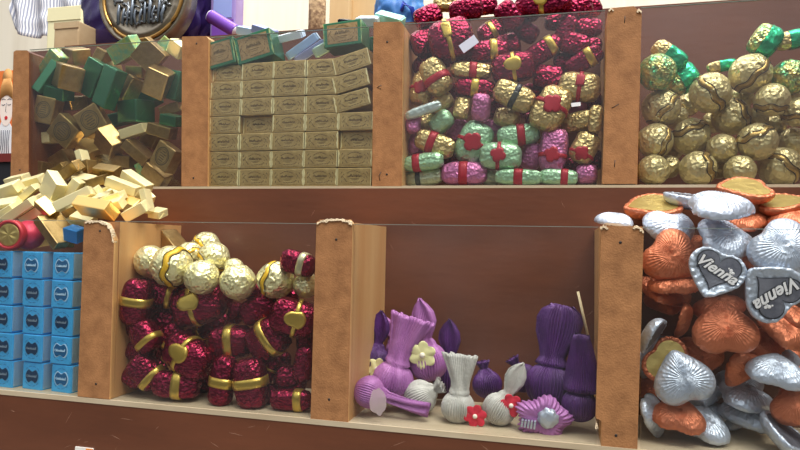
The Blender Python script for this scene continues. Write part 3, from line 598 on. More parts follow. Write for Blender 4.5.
('box', (-0.3863, 0.085, 0.205), (0.436, -0.175, 0.0), (0.0244, 0.0134, 0.0098), 'c', (), 'slim cream gold foil box, second from top of 27, heap at left', 'chocolate box', 'foil boxes on the heap at left'),
('box', (-0.2968, 0.0632, 0.1639), (0.524, 0.262, 0.0), (0.0264, 0.0121, 0.0099), 'c', (), 'slim cream gold foil box, second from bottom of 27, heap at left', 'chocolate box', 'foil boxes on the heap at left'),
('box', (-0.2876, 0.0716, 0.203), (0.524, 0.175, 0.0), (0.0229, 0.0126, 0.0092), 'c', (), 'slim cream gold foil box just left of the brown gold foil box, heap at left', 'chocolate box', 'foil boxes on the heap at left'),
('box', (-0.3402, 0.0534, 0.1755), (0.436, -0.436, 0.0), (0.0341, 0.0125, 0.0091), 'c', (), 'slim cream gold foil box, eighth from left of 27, heap at left', 'chocolate box', 'foil boxes on the heap at left'),
('box', (-0.2659, 0.0515, 0.1848), (0.524, -0.436, 0.0), (0.028, 0.0119, 0.0086), 'c', (), 'slim cream gold foil box, eleventh from right of 27, heap at left', 'chocolate box', 'foil boxes on the heap at left'),
('box', (-0.2472, 0.0461, 0.1813), (0.611, -0.209, 0.0), (0.0275, 0.0116, 0.0085), 'c', (), 'slim cream gold foil box, tenth from right of 27, heap at left', 'chocolate box', 'foil boxes on the heap at left'),
('box', (-0.2349, 0.0565, 0.1841), (0.611, 0.262, 0.0), (0.0256, 0.0117, 0.0085), 'c', (), 'slim cream gold foil box, sixth from right of 27, heap at left', 'chocolate box', 'foil boxes on the heap at left'),
('box', (-0.37, 0.0661, 0.1848), (0.524, -0.349, 0.0), (0.033, 0.013, 0.0094), 'c', (), 'slim cream gold foil box, fourth from left of 27, heap at left', 'chocolate box', 'foil boxes on the heap at left'),
('box', (-0.2175, 0.07, 0.1893), (0.436, 0.698, 0.0), (0.0261, 0.012, 0.0087), 'c', (), 'slim cream gold foil box, second from right of 27, heap at left', 'chocolate box', 'foil boxes on the heap at left'),
('box', (-0.2229, 0.0306, 0.1734), (0.611, -0.262, 0.0), (0.0291, 0.0114, 0.0094), 'c', (), 'slim cream gold foil box, seventh from bottom of 27, heap at left', 'chocolate box', 'foil boxes on the heap at left'),
('box', (-0.3495, 0.0349, 0.1661), (0.524, -0.489, 0.0), (0.0292, 0.0123, 0.009), 'c', (), 'slim cream gold foil box, leftmost of the 27 such on the heap at left', 'chocolate box', 'foil boxes on the heap at left'),
('box', (-0.2638, 0.0448, 0.1613), (0.611, 0.209, 0.0), (0.0237, 0.0119, 0.0086), 'c', (), 'slim cream gold foil box, lowest of the 27 such on the heap at left', 'chocolate box', 'foil boxes on the heap at left'),
('box', (-0.2772, 0.0192, 0.1476), (0.209, 0.82, 0.0), (0.0354, 0.0146, 0.0094), 'g', (), 'slim brown gold foil box, second from left of 3, lower left bin', 'chocolate box', 'foil boxes in the lower left bin'),
('box', (-0.2811, 0.0331, 0.1538), (0.209, 0.768, 0.0), (0.0338, 0.0148, 0.0085), 'g', (), 'slim brown gold foil box just above the bright green foil box, lower left bin', 'chocolate box', 'foil boxes in the lower left bin'),
('box', (-0.2839, 0.0444, 0.1442), (0.0, 0.14, 0.0), (0.0128, 0.0128, 0.0214), 'gt', (), 'bright green foil box, the only one in the lower left bin', 'chocolate box', 'foil boxes in the lower left bin'),
('box', (-0.3388, 0.076, 0.1398), (0.349, -0.175, 0.0), (0.0278, 0.0162, 0.0104), 'g', (), 'slim brown gold foil box, leftmost of the 3 such in the lower left bin', 'chocolate box', 'foil boxes in the lower left bin'),
('praline', (0.0867, 0.1196, 0.3434), (-0.029, -0.26, 0.128), (0.0436, 0.0279, 0.0396), 'm', ('tag', -0.1), 'gold tagged maroon foil praline, the only one in the third upper bin', 'praline', 'pralines in the third upper bin'),
('praline', (0.0586, 0.1329, 0.3467), (-0.253, -0.333, 0.317), (0.0303, 0.021, 0.0263), 'm', ('', 0), 'plain maroon foil praline just left of the gold tagged maroon foil praline, third upper bin', 'praline', 'pralines in the third upper bin'),
('praline', (0.1231, 0.1289, 0.3329), (-0.048, -0.07, 0.068), (0.0387, 0.017, 0.0213), 'm', ('band', 0.25), 'gold banded maroon foil praline, second from left of 5, third upper bin', 'praline', 'pralines in the third upper bin'),
('praline', (0.1231, 0.1497, 0.3587), (-0.222, -0.513, 0.218), (0.029, 0.017, 0.0213), 'm', ('band', 0.0), 'gold banded maroon foil praline, topmost of the 5 such in the third upper bin', 'praline', 'pralines in the third upper bin'),
('praline', (0.0605, 0.1335, 0.3725), (-0.092, -0.424, 0.257), (0.0282, 0.0177, 0.0221), 'm', ('', 0), 'plain maroon foil praline just left of the topmost plain gold foil praline, third upper bin', 'praline', 'pralines in the third upper bin'),
('praline', (0.0757, 0.1436, 0.3885), (-0.008, -0.0, 0.253), (0.0239, 0.0128, 0.016), 'g', ('', 0), 'plain gold foil praline just above the gold tagged maroon foil praline, third upper bin', 'praline', 'pralines in the third upper bin'),
('praline', (0.099, 0.1328, 0.3766), (0.105, -0.087, -0.044), (0.0335, 0.0173, 0.0216), 'm', ('', 0), 'plain maroon foil praline just above the gold tagged maroon foil praline, third upper bin', 'praline', 'pralines in the third upper bin'),
('praline', (0.1416, 0.1295, 0.3663), (0.297, 0.82, 0.454), (0.0288, 0.0184, 0.023), 'm', ('', 0), 'plain maroon foil praline, sixth from top of the 29 such in the third upper bin', 'praline', 'pralines in the third upper bin'),
('praline', (0.1171, 0.1465, 0.3844), (0.099, -0.167, 0.299), (0.0233, 0.014, 0.0175), 'm', ('', 0), 'plain maroon foil praline just above the topmost gold banded maroon foil praline, third upper bin', 'praline', 'pralines in the third upper bin'),
('praline', (0.1735, 0.1355, 0.378), (0.038, -0.0, -0.203), (0.0546, 0.0181, 0.0226), 'm', ('emb', 0.0), 'gold emblem maroon foil praline, rightmost of the 2 such in the third upper bin', 'praline', 'pralines in the third upper bin'),
('praline', (0.2055, 0.1492, 0.376), (0.108, -0.346, 0.137), (0.0295, 0.0177, 0.0221), 'm', ('', 0), 'plain maroon foil praline, third from top of the 29 such in the third upper bin', 'praline', 'pralines in the third upper bin'),
('praline', (0.2165, 0.1676, 0.3832), (0.05, 1.038, 0.206), (0.0237, 0.0204, 0.0255), 'm', ('', 0), 'plain maroon foil praline, second from top of the 29 such in the third upper bin', 'praline', 'pralines in the third upper bin'),
('praline', (0.1387, 0.1458, 0.3422), (-0.002, -0.175, -0.001), (0.0268, 0.0184, 0.023), 'm', ('', 0), 'plain maroon foil praline just above the black banded gold foil praline, third upper bin', 'praline', 'pralines in the third upper bin'),
('praline', (0.1739, 0.1358, 0.3321), (0.16, -0.559, 0.0), (0.0394, 0.0165, 0.0206), 'm', ('band', 0.45), 'gold banded maroon foil praline, second from right of 5, third upper bin', 'praline', 'pralines in the third upper bin'),
('praline', (0.1953, 0.1422, 0.3534), (0.157, -1.21, -0.27), (0.0278, 0.0148, 0.0185), 'm', ('', 0), 'plain maroon foil praline, ninth from right of the 29 such in the third upper bin', 'praline', 'pralines in the third upper bin'),
('praline', (0.2038, 0.1328, 0.3354), (0.054, 0.349, 0.015), (0.0258, 0.0177, 0.0221), 'm', ('', 0), 'plain maroon foil praline, seventh from right of the 29 such in the third upper bin', 'praline', 'pralines in the third upper bin'),
('praline', (0.216, 0.1511, 0.3575), (0.029, -0.0, 0.276), (0.0274, 0.0146, 0.0183), 'm', ('', 0), 'plain maroon foil praline, fifth from right of the 29 such in the third upper bin', 'praline', 'pralines in the third upper bin'),
('praline', (0.2118, 0.1272, 0.3182), (0.227, -0.483, -0.165), (0.0366, 0.0146, 0.0183), 'm', ('band', 0.35), 'gold banded maroon foil praline, rightmost of the 5 such in the third upper bin', 'praline', 'pralines in the third upper bin'),
('praline', (0.1468, 0.1221, 0.3131), (0.062, -0.14, -0.002), (0.04, 0.0228, 0.0286), 'm', ('emb', 0.05), 'gold emblem maroon foil praline, leftmost of the 2 such in the third upper bin', 'praline', 'pralines in the third upper bin'),
('praline', (0.1799, 0.1371, 0.306), (-0.101, 0.175, -0.015), (0.0298, 0.0194, 0.0242), 'm', ('', 0), 'plain maroon foil praline just left of the red tagged gold foil praline, third upper bin', 'praline', 'pralines in the third upper bin'),
('praline', (0.1571, 0.1496, 0.3566), (0.164, 0.519, 0.139), (0.0246, 0.0152, 0.019), 'm', ('', 0), 'plain maroon foil praline, eleventh from top of the 29 such in the third upper bin', 'praline', 'pralines in the third upper bin'),
('praline', (0.1573, 0.1551, 0.3765), (0.056, -0.342, -0.206), (0.0228, 0.0152, 0.019), 'm', ('', 0), 'plain maroon foil praline, fifth from top of the 29 such in the third upper bin', 'praline', 'pralines in the third upper bin'),
('praline', (0.056, 0.1438, 0.3277), (-0.042, -0.695, -0.113), (0.0263, 0.0162, 0.0202), 'm', ('', 0), 'plain maroon foil praline just above the plain pale silver foil praline, third upper bin', 'praline', 'pralines in the third upper bin'),
('praline', (0.0731, 0.1162, 0.3065), (0.016, 1.076, -0.165), (0.0368, 0.0207, 0.0259), 'g', ('band', 0.25), 'red banded gold foil praline just above the plain pale silver foil praline, third upper bin', 'praline', 'pralines in the third upper bin'),
('praline', (0.0564, 0.1329, 0.2996), (-0.587, -1.366, 0.555), (0.0343, 0.0194, 0.0242), 'g', ('emb', -0.1), 'red emblem gold foil praline, leftmost of the 3 such in the third upper bin', 'praline', 'pralines in the third upper bin'),
('praline', (0.1066, 0.1221, 0.3122), (-0.149, 0.069, 0.151), (0.039, 0.0133, 0.0166), 'g', ('band', 0.1), 'red banded gold foil praline, rightmost of the 3 such in the third upper bin', 'praline', 'pralines in the third upper bin'),
('praline', (0.1109, 0.121, 0.2951), (0.025, 0.104, 0.117), (0.0389, 0.014, 0.0175), 'm', ('band', 0.0), 'gold banded maroon foil praline, leftmost of the 5 such in the third upper bin', 'praline', 'pralines in the third upper bin'),
('praline', (0.1487, 0.1154, 0.2845), (-0.035, 0.452, 0.099), (0.0399, 0.019, 0.0237), 'g', ('black', 0.05), 'black banded gold foil praline, the only one in the third upper bin', 'praline', 'pralines in the third upper bin'),
('praline', (0.0777, 0.127, 0.283), (0.001, -0.609, -0.095), (0.0237, 0.0142, 0.0178), 'g', ('', 0), 'plain gold foil praline just above the plain mint green foil praline, third upper bin', 'praline', 'pralines in the third upper bin'),
('praline', (0.061, 0.1309, 0.2684), (-0.494, -0.976, 0.549), (0.0219, 0.0128, 0.016), 'g', ('', 0), 'plain gold foil praline just below the plain pale silver foil praline, third upper bin', 'praline', 'pralines in the third upper bin'),
('praline', (0.0628, 0.1091, 0.2725), (0.159, -0.314, -0.0), (0.036, 0.008, 0.01), 's', ('', 0), 'plain pale silver foil praline, the only one in the third upper bin', 'praline', 'pralines in the third upper bin'),
('praline', (0.0989, 0.122, 0.2767), (-0.994, -1.264, 0.98), (0.0234, 0.0133, 0.0166), 'g', ('', 0), 'plain gold foil praline just below the leftmost gold banded maroon foil praline, third upper bin', 'praline', 'pralines in the third upper bin'),
('praline', (0.1176, 0.1165, 0.2749), (1.051, -1.422, -0.949), (0.0261, 0.0147, 0.0184), 'p', ('', 0), 'plain mauve foil praline just below the leftmost gold banded maroon foil praline, third upper bin', 'praline', 'pralines in the third upper bin'),
('praline', (0.0788, 0.1207, 0.2629), (0.132, -0.59, -0.298), (0.0237, 0.015, 0.0188), 'n', ('', 0), 'plain mint green foil praline, the only one in the third upper bin', 'praline', 'pralines in the third upper bin'),
('praline', (0.0513, 0.1176, 0.2622), (-1.425, -1.334, 1.571), (0.0222, 0.0121, 0.0151), 'p', ('', 0), 'plain mauve foil praline just below the plain pale silver foil praline, third upper bin', 'praline', 'pralines in the third upper bin'),
('praline', (0.1412, 0.1292, 0.2667), (-0.192, 0.258, -0.173), (0.0247, 0.0145, 0.0181), 'g', ('', 0), 'plain gold foil praline just below the black banded gold foil praline, third upper bin', 'praline', 'pralines in the third upper bin'),
('praline', (0.182, 0.1182, 0.2715), (-0.107, -1.076, 0.17), (0.0427, 0.0252, 0.0316), 'g', ('emb', 0.1), 'red emblem gold foil praline just above the red emblem mauve foil praline, third upper bin', 'praline', 'pralines in the third upper bin'),
('praline', (0.2079, 0.1272, 0.2933), (-0.008, 0.139, -0.074), (0.0384, 0.022, 0.0275), 'g', ('tag', 0.05), 'red tagged gold foil praline, the only one in the third upper bin', 'praline', 'pralines in the third upper bin'),
('praline', (0.209, 0.1284, 0.2616), (0.107, -0.135, -0.272), (0.0328, 0.0146, 0.0182), 'g', ('', 0), 'plain gold foil praline just below the red tagged gold foil praline, third upper bin', 'praline', 'pralines in the third upper bin'),
('praline', (0.2222, 0.1151, 0.2604), (-0.118, -1.482, 0.19), (0.0253, 0.0101, 0.0126), 'g', ('', 0), 'plain gold foil praline, rightmost of the 7 such in the third upper bin', 'praline', 'pralines in the third upper bin'),
('praline', (0.2036, 0.1408, 0.2777), (0.096, -0.169, -0.263), (0.0238, 0.0117, 0.0147), 'p', ('', 0), 'plain mauve foil praline just below the red tagged gold foil praline, third upper bin', 'praline', 'pralines in the third upper bin'),
('praline', (0.093, 0.1398, 0.2572), (0.043, -0.872, -0.056), (0.0244, 0.0156, 0.0195), 'p', ('', 0), 'plain mauve foil praline just above the red banded mauve foil praline, third upper bin', 'praline', 'pralines in the third upper bin'),
('praline', (0.1099, 0.1272, 0.2427), (0.15, -1.15, -0.113), (0.0406, 0.0263, 0.0329), 'n', ('emb', 0.0), 'red emblem mint green foil praline, leftmost of the 2 such in the third upper bin', 'praline', 'pralines in the third upper bin'),
('praline', (0.073, 0.1192, 0.2413), (0.048, 0.349, 0.02), (0.0406, 0.0174, 0.0218), 'g', ('band', -0.15), 'red banded gold foil praline, lowest of the 3 such in the third upper bin', 'praline', 'pralines in the third upper bin'),
('praline', (0.063, 0.1133, 0.2227), (-0.083, -0.104, -0.123), (0.0398, 0.0135, 0.0169), 'n', ('band', -0.3), 'red banded mint green foil praline, leftmost of the 4 such in the third upper bin', 'praline', 'pralines in the third upper bin'),
('praline', (0.0623, 0.121, 0.2087), (-0.028, -0.104, -0.12), (0.0377, 0.0135, 0.0169), 'w', ('black', -0.25), 'black banded grey green foil praline, the only one in the third upper bin', 'praline', 'pralines in the third upper bin'),
('praline', (0.1021, 0.118, 0.2119), (-0.135, -0.0, -0.005), (0.0437, 0.0178, 0.0223), 'p', ('band', 0.0), 'red banded mauve foil praline, the only one in the third upper bin', 'praline', 'pralines in the third upper bin'),
('praline', (0.137, 0.1155, 0.2278), (-0.001, 0.07, 0.047), (0.039, 0.0205, 0.0257), 'n', ('emb', -0.1), 'red emblem mint green foil praline, rightmost of the 2 such in the third upper bin', 'praline', 'pralines in the third upper bin'),
('praline', (0.0518, 0.1302, 0.2425), (0.032, -1.484, 0.002), (0.0221, 0.0129, 0.0161), 'p', ('', 0), 'plain mauve foil praline just below the leftmost plain mauve foil praline, third upper bin', 'praline', 'pralines in the third upper bin'),
('praline', (0.1527, 0.1235, 0.2489), (0.018, -0.104, 0.122), (0.0396, 0.0158, 0.0198), 'n', ('band', 0.1), 'red banded mint green foil praline, topmost of the 4 such in the third upper bin', 'praline', 'pralines in the third upper bin'),
('praline', (0.1652, 0.1331, 0.23), (0.178, -1.204, -0.322), (0.0262, 0.0164, 0.0205), 'p', ('', 0), 'plain mauve foil praline just left of the red emblem mauve foil praline, third upper bin', 'praline', 'pralines in the third upper bin'),
('praline', (0.1853, 0.1213, 0.2334), (-0.537, -1.453, 0.478), (0.0406, 0.0207, 0.0258), 'p', ('emb', -0.3), 'red emblem mauve foil praline, the only one in the third upper bin', 'praline', 'pralines in the third upper bin'),
('praline', (0.2131, 0.1204, 0.2349), (-0.148, -1.129, 0.167), (0.029, 0.0189, 0.0236), 'g', ('emb', -0.5), 'red emblem gold foil praline, rightmost of the 3 such in the third upper bin', 'praline', 'pralines in the third upper bin'),
('praline', (0.1541, 0.1115, 0.2075), (0.082, 0.035, -0.034), (0.0432, 0.012, 0.015), 'n', ('band', 0.0), 'red banded mint green foil praline, lowest of the 4 such in the third upper bin', 'praline', 'pralines in the third upper bin'),
('praline', (0.1897, 0.1147, 0.2076), (-0.08, 0.052, -0.089), (0.0349, 0.0118, 0.0147), 'n', ('band', 0.35), 'red banded mint green foil praline, rightmost of the 4 such in the third upper bin', 'praline', 'pralines in the third upper bin'),
('praline', (0.2151, 0.1204, 0.2108), (-0.03, -0.0, -0.131), (0.019, 0.0145, 0.0181), 'p', ('', 0), 'plain mauve foil praline, rightmost of the 8 such in the third upper bin', 'praline', 'pralines in the third upper bin'),
('praline', (0.1278, 0.128, 0.2086), (0.109, -0.0, 0.256), (0.0172, 0.0122, 0.0153), 'w', ('', 0), 'plain grey green foil praline, the only one in the third upper bin', 'praline', 'pralines in the third upper bin'),
('praline', (0.1275, 0.1422, 0.2598), (0.046, -0.0, 0.202), (0.023, 0.0138, 0.0172), 'p', ('', 0), 'plain mauve foil praline just below the black banded gold foil praline, third upper bin', 'praline', 'pralines in the third upper bin'),
('praline', (0.0864, 0.1402, 0.2283), (0.036, -0.332, -0.327), (0.0235, 0.0157, 0.0196), 'm', ('', 0), 'plain maroon foil praline just below the plain mint green foil praline, third upper bin', 'praline', 'pralines in the third upper bin'),
('praline', (0.1681, 0.1419, 0.2684), (0.139, -0.0, 0.001), (0.0206, 0.0135, 0.0168), 'm', ('', 0), 'plain maroon foil praline just above the red emblem mauve foil praline, third upper bin', 'praline', 'pralines in the third upper bin'),
('praline', (0.0915, 0.1474, 0.3352), (-0.134, -0.34, 0.233), (0.0236, 0.0157, 0.0197), 'm', ('', 0), 'plain maroon foil praline just above the rightmost red banded gold foil praline, third upper bin', 'praline', 'pralines in the third upper bin'),
('praline', (0.1655, 0.1499, 0.295), (0.033, -0.0, 0.156), (0.0244, 0.015, 0.0188), 'm', ('', 0), 'plain maroon foil praline just right of the black banded gold foil praline, third upper bin', 'praline', 'pralines in the third upper bin'),
('praline', (0.1948, 0.1448, 0.3229), (0.045, -0.0, 0.016), (0.0222, 0.0148, 0.0185), 'm', ('', 0), 'plain maroon foil praline, tenth from right of the 29 such in the third upper bin', 'praline', 'pralines in the third upper bin'),
('praline', (0.2193, 0.1483, 0.2856), (-0.135, -0.0, -0.01), (0.0199, 0.0145, 0.0181), 'm', ('', 0), 'plain maroon foil praline just below the red tagged gold foil praline, third upper bin', 'praline', 'pralines in the third upper bin'),
('praline', (0.1856, 0.1571, 0.3671), (-0.051, -0.0, 0.209), (0.0224, 0.0134, 0.0168), 'm', ('', 0), 'plain maroon foil praline just below the rightmost gold emblem maroon foil praline, third upper bin', 'praline', 'pralines in the third upper bin'),
('praline', (0.2193, 0.1467, 0.3356), (0.095, -0.0, 0.084), (0.02, 0.016, 0.02), 'm', ('', 0), 'plain maroon foil praline, second from right of the 29 such in the third upper bin', 'praline', 'pralines in the third upper bin'),
('praline', (0.082, 0.1466, 0.2986), (0.101, -0.0, -0.275), (0.0217, 0.0142, 0.0177), 'm', ('', 0), 'plain maroon foil praline just above the plain mint green foil praline, third upper bin', 'praline', 'pralines in the third upper bin'),
('praline', (0.2024, 0.1417, 0.2211), (0.154, -0.0, -0.261), (0.0201, 0.0131, 0.0164), 'm', ('', 0), 'plain maroon foil praline, lowest of the 29 such in the third upper bin', 'praline', 'pralines in the third upper bin'),
('praline', (0.1267, 0.1464, 0.2806), (0.255, -0.516, -0.187), (0.0192, 0.0138, 0.0173), 'm', ('', 0), 'plain maroon foil praline just left of the black banded gold foil praline, third upper bin', 'praline', 'pralines in the third upper bin'),
('praline', (0.2216, 0.1379, 0.226), (0.012, -0.0, -0.168), (0.0162, 0.0158, 0.0198), 'm', ('', 0), 'plain maroon foil praline just above the rightmost plain mauve foil praline, third upper bin', 'praline', 'pralines in the third upper bin'),
('praline', (0.1596, 0.1543, 0.279), (0.17, -0.0, 0.208), (0.0188, 0.0135, 0.0169), 'm', ('', 0), 'plain maroon foil praline just below the black banded gold foil praline, third upper bin', 'praline', 'pralines in the third upper bin'),
('praline', (0.0691, 0.1566, 0.335), (0.117, -0.0, 0.129), (0.0219, 0.0143, 0.0179), 'm', ('', 0), 'plain maroon foil praline, fourth from left of the 29 such in the third upper bin', 'praline', 'pralines in the third upper bin'),
('praline', (-0.0251, 0.0215, 0.1247), (0.069, 0.261, -0.07), (0.0319, 0.0163, 0.0204), 'm', ('bands', 0.35), 'silver banded maroon foil praline, the only one in the lower maroon praline bin', 'praline', 'pralines in the lower maroon praline bin'),
('praline', (-0.1789, 0.0153, 0.0852), (0.375, -1.428, -0.228), (0.0424, 0.0213, 0.0266), 'm', ('band', 0.05), 'gold banded maroon foil praline, leftmost of the 13 such in the lower maroon praline bin', 'praline', 'pralines in the lower maroon praline bin'),
('praline', (-0.163, 0.0319, 0.0903), (-0.012, 0.172, 0.174), (0.0251, 0.017, 0.0212), 'm', ('band', 0.6), 'gold banded maroon foil praline, topmost of the 13 such in the lower maroon praline bin', 'praline', 'pralines in the lower maroon praline bin'),
('praline', (-0.1276, 0.0353, 0.0832), (-0.209, -0.309, 0.188), (0.049, 0.0272, 0.0358), 'm', ('emb', -0.15), 'gold emblem maroon foil praline, topmost of the 3 such in the lower maroon praline bin', 'praline', 'pralines in the lower maroon praline bin'),
('praline', (-0.168, 0.0419, 0.0661), (-0.151, -0.669, 0.343), (0.025, 0.0185, 0.0231), 'm', ('', 0), 'plain maroon foil praline, seventh from left of 21, lower maroon praline bin', 'praline', 'pralines in the lower maroon praline bin'),
('praline', (-0.1667, 0.0144, 0.0551), (-0.006, 0.871, -0.075), (0.0292, 0.0203, 0.0253), 'm', ('band', 0.4), 'gold banded maroon foil praline, fourth from left of 13, lower maroon praline bin', 'praline', 'pralines in the lower maroon praline bin'),
('praline', (-0.1554, 0.0321, 0.0538), (-0.066, -0.549, 0.21), (0.0287, 0.0169, 0.0211), 'm', ('band', -0.4), 'gold banded maroon foil praline, fourth from top of 13, lower maroon praline bin', 'praline', 'pralines in the lower maroon praline bin'),
('praline', (-0.1835, 0.0531, 0.0748), (-0.968, -1.273, 0.96), (0.0273, 0.0156, 0.0195), 'm', ('', 0), 'plain maroon foil praline just below the topmost plain maroon foil praline, lower maroon praline bin', 'praline', 'pralines in the lower maroon praline bin'),
('praline', (-0.1258, 0.0185, 0.0401), (-0.105, 0.485, -0.128), (0.0472, 0.0268, 0.034), 'm', ('emb', -0.1), 'gold emblem maroon foil praline, leftmost of the 3 such in the lower maroon praline bin', 'praline', 'pralines in the lower maroon praline bin'),
('praline', (-0.1266, 0.0519, 0.0631), (0.056, -0.432, -0.151), (0.0336, 0.0172, 0.0215), 'm', ('tag', -0.6), 'gold tagged maroon foil praline, leftmost of the 2 such in the lower maroon praline bin', 'praline', 'pralines in the lower maroon praline bin'),
('praline', (-0.0914, 0.0309, 0.0523), (0.119, -0.069, 0.162), (0.0386, 0.0243, 0.0303), 'm', ('band', 0.0), 'gold banded maroon foil praline, fourth from right of 13, lower maroon praline bin', 'praline', 'pralines in the lower maroon praline bin'),
('praline', (-0.0677, 0.0359, 0.0822), (0.061, -0.435, 0.092), (0.0344, 0.0196, 0.0244), 'm', ('', 0), 'plain maroon foil praline, sixth from top of 21, lower maroon praline bin', 'praline', 'pralines in the lower maroon praline bin'),
('praline', (-0.0256, 0.019, 0.0782), (0.128, 0.234, 0.304), (0.0407, 0.0255, 0.0318), 'm', ('emb', 0.1), 'gold emblem maroon foil praline, rightmost of the 3 such in the lower maroon praline bin', 'praline', 'pralines in the lower maroon praline bin'),
('praline', (-0.0541, 0.0275, 0.0574), (0.125, -0.606, -0.141), (0.0377, 0.0268, 0.0341), 'm', ('band', 0.2), 'gold banded maroon foil praline, second from right of 13, lower maroon praline bin', 'praline', 'pralines in the lower maroon praline bin'),
('praline', (-0.0938, 0.0424, 0.0769), (0.747, -1.113, -0.738), (0.0202, 0.0118, 0.0147), 'm', ('', 0), 'plain maroon foil praline, eighth from top of 21, lower maroon praline bin', 'praline', 'pralines in the lower maroon praline bin'),
('praline', (-0.1259, 0.0673, 0.0644), (-0.004, -0.0, 0.313), (0.0204, 0.0134, 0.0167), 'm', ('', 0), 'plain maroon foil praline, tenth from top of 21, lower maroon praline bin', 'praline', 'pralines in the lower maroon praline bin'),
('praline', (-0.1665, 0.0155, 0.0237), (-0.06, 0.726, 0.162), (0.033, 0.021, 0.0262), 'm', ('band', 0.5), 'gold banded maroon foil praline, third from left of 13, lower maroon praline bin', 'praline', 'pralines in the lower maroon praline bin'),
('praline', (-0.1356, 0.0156, 0.0144), (-0.111, 0.035, 0.13), (0.0437, 0.0197, 0.0247), 'm', ('band', 0.15), 'gold banded maroon foil praline, second from bottom of 13, lower maroon praline bin', 'praline', 'pralines in the lower maroon praline bin'),
('praline', (-0.1809, 0.0264, 0.0387), (0.006, 0.341, 0.227), (0.0254, 0.0156, 0.0196), 'm', ('band', 0.3), 'gold banded maroon foil praline, second from left of 13, lower maroon praline bin', 'praline', 'pralines in the lower maroon praline bin'),
('praline', (-0.1834, 0.0484, 0.0371), (0.235, -1.384, -0.369), (0.0271, 0.0139, 0.0174), 'm', ('', 0), 'plain maroon foil praline, fourth from left of 21, lower maroon praline bin', 'praline', 'pralines in the lower maroon praline bin'),
('praline', (-0.121, 0.0398, 0.0247), (0.907, -1.182, -0.857), (0.0317, 0.0164, 0.0205), 'm', ('', 0), 'plain maroon foil praline, sixth from bottom of 21, lower maroon praline bin', 'praline', 'pralines in the lower maroon praline bin'),
('praline', (-0.0907, 0.0169, 0.0208), (-0.71, -1.446, 0.582), (0.0432, 0.0184, 0.023), 'm', ('band', -0.05), 'gold banded maroon foil praline, fourth from bottom of 13, lower maroon praline bin', 'praline', 'pralines in the lower maroon praline bin'),
('praline', (-0.0632, 0.0161, 0.0208), (0.107, 1.393, 0.195), (0.0424, 0.0231, 0.0289), 'm', ('band', -0.05), 'gold banded maroon foil praline, third from right of 13, lower maroon praline bin', 'praline', 'pralines in the lower maroon praline bin'),
('praline', (-0.0337, 0.0328, 0.0232), (-0.062, 0.254, 0.258), (0.0282, 0.0183, 0.0229), 'm', ('', 0), 'plain maroon foil praline, third from right of 21, lower maroon praline bin', 'praline', 'pralines in the lower maroon praline bin'),
('praline', (-0.0261, 0.0165, 0.0094), (0.134, -0.035, 0.055), (0.0369, 0.0148, 0.0185), 'm', ('band', 0.4), 'gold banded maroon foil praline, rightmost of the 13 such in the lower maroon praline bin', 'praline', 'pralines in the lower maroon praline bin'),
('praline', (-0.0179, 0.0231, 0.0389), (-0.076, -1.395, 0.138), (0.0315, 0.014, 0.0175), 'm', ('', 0), 'plain maroon foil praline, second from right of 21, lower maroon praline bin', 'praline', 'pralines in the lower maroon praline bin'),
('praline', (-0.0587, 0.0388, 0.0299), (-0.417, -1.173, 0.524), (0.0251, 0.0157, 0.0197), 'm', ('tag', 0), 'gold tagged maroon foil praline, rightmost of the 2 such in the lower maroon praline bin', 'praline', 'pralines in the lower maroon praline bin'),
('praline', (-0.0565, 0.0544, 0.0337), (-0.096, -0.0, 0.204), (0.0231, 0.0142, 0.0178), 'm', ('', 0), 'plain maroon foil praline just above the lowest plain maroon foil praline, lower maroon praline bin', 'praline', 'pralines in the lower maroon praline bin'),
('praline', (-0.1461, 0.0616, 0.0515), (0.069, -0.0, 0.261), (0.0207, 0.0135, 0.0169), 'm', ('band', 0), 'gold banded maroon foil praline, third from top of 13, lower maroon praline bin', 'praline', 'pralines in the lower maroon praline bin'),
('praline', (-0.1837, 0.0263, 0.0616), (0.157, -0.0, 0.147), (0.0217, 0.0158, 0.0198), 'm', ('', 0), 'plain maroon foil praline, second from left of 21, lower maroon praline bin', 'praline', 'pralines in the lower maroon praline bin'),
('praline', (-0.175, 0.0422, 0.0177), (0.332, -0.673, -0.319), (0.0212, 0.0169, 0.0212), 'm', ('', 0), 'plain maroon foil praline, fifth from left of 21, lower maroon praline bin', 'praline', 'pralines in the lower maroon praline bin'),
('praline', (-0.0242, 0.0414, 0.0564), (1.683, -1.44, -1.571), (0.021, 0.014, 0.0175), 'm', ('', 0), 'plain maroon foil praline just below the rightmost cream white foil ball, lower maroon praline bin', 'praline', 'pralines in the lower maroon praline bin'),
('praline', (-0.0553, 0.034, 0.0086), (-0.011, -0.0, -0.173), (0.0214, 0.0143, 0.0178), 'm', ('', 0), 'plain maroon foil praline, lowest of the 21 such in the lower maroon praline bin', 'praline', 'pralines in the lower maroon praline bin'),
('praline', (-0.1339, 0.052, 0.0089), (0.004, -0.0, 0.242), (0.0224, 0.0149, 0.0187), 'm', ('', 0), 'plain maroon foil praline, second from bottom of 21, lower maroon praline bin', 'praline', 'pralines in the lower maroon praline bin'),
('praline', (-0.1828, 0.0238, 0.0186), (-0.412, -0.97, 0.57), (0.0237, 0.0174, 0.0217), 'm', ('', 0), 'plain maroon foil praline, leftmost of the 21 such in the lower maroon praline bin', 'praline', 'pralines in the lower maroon praline bin'),
('praline', (-0.1488, 0.0483, 0.0954), (0.148, -0.0, 0.277), (0.019, 0.0137, 0.0171), 'm', ('', 0), 'plain maroon foil praline just below the slim brown gold foil box, lower maroon praline bin', 'praline', 'pralines in the lower maroon praline bin'),
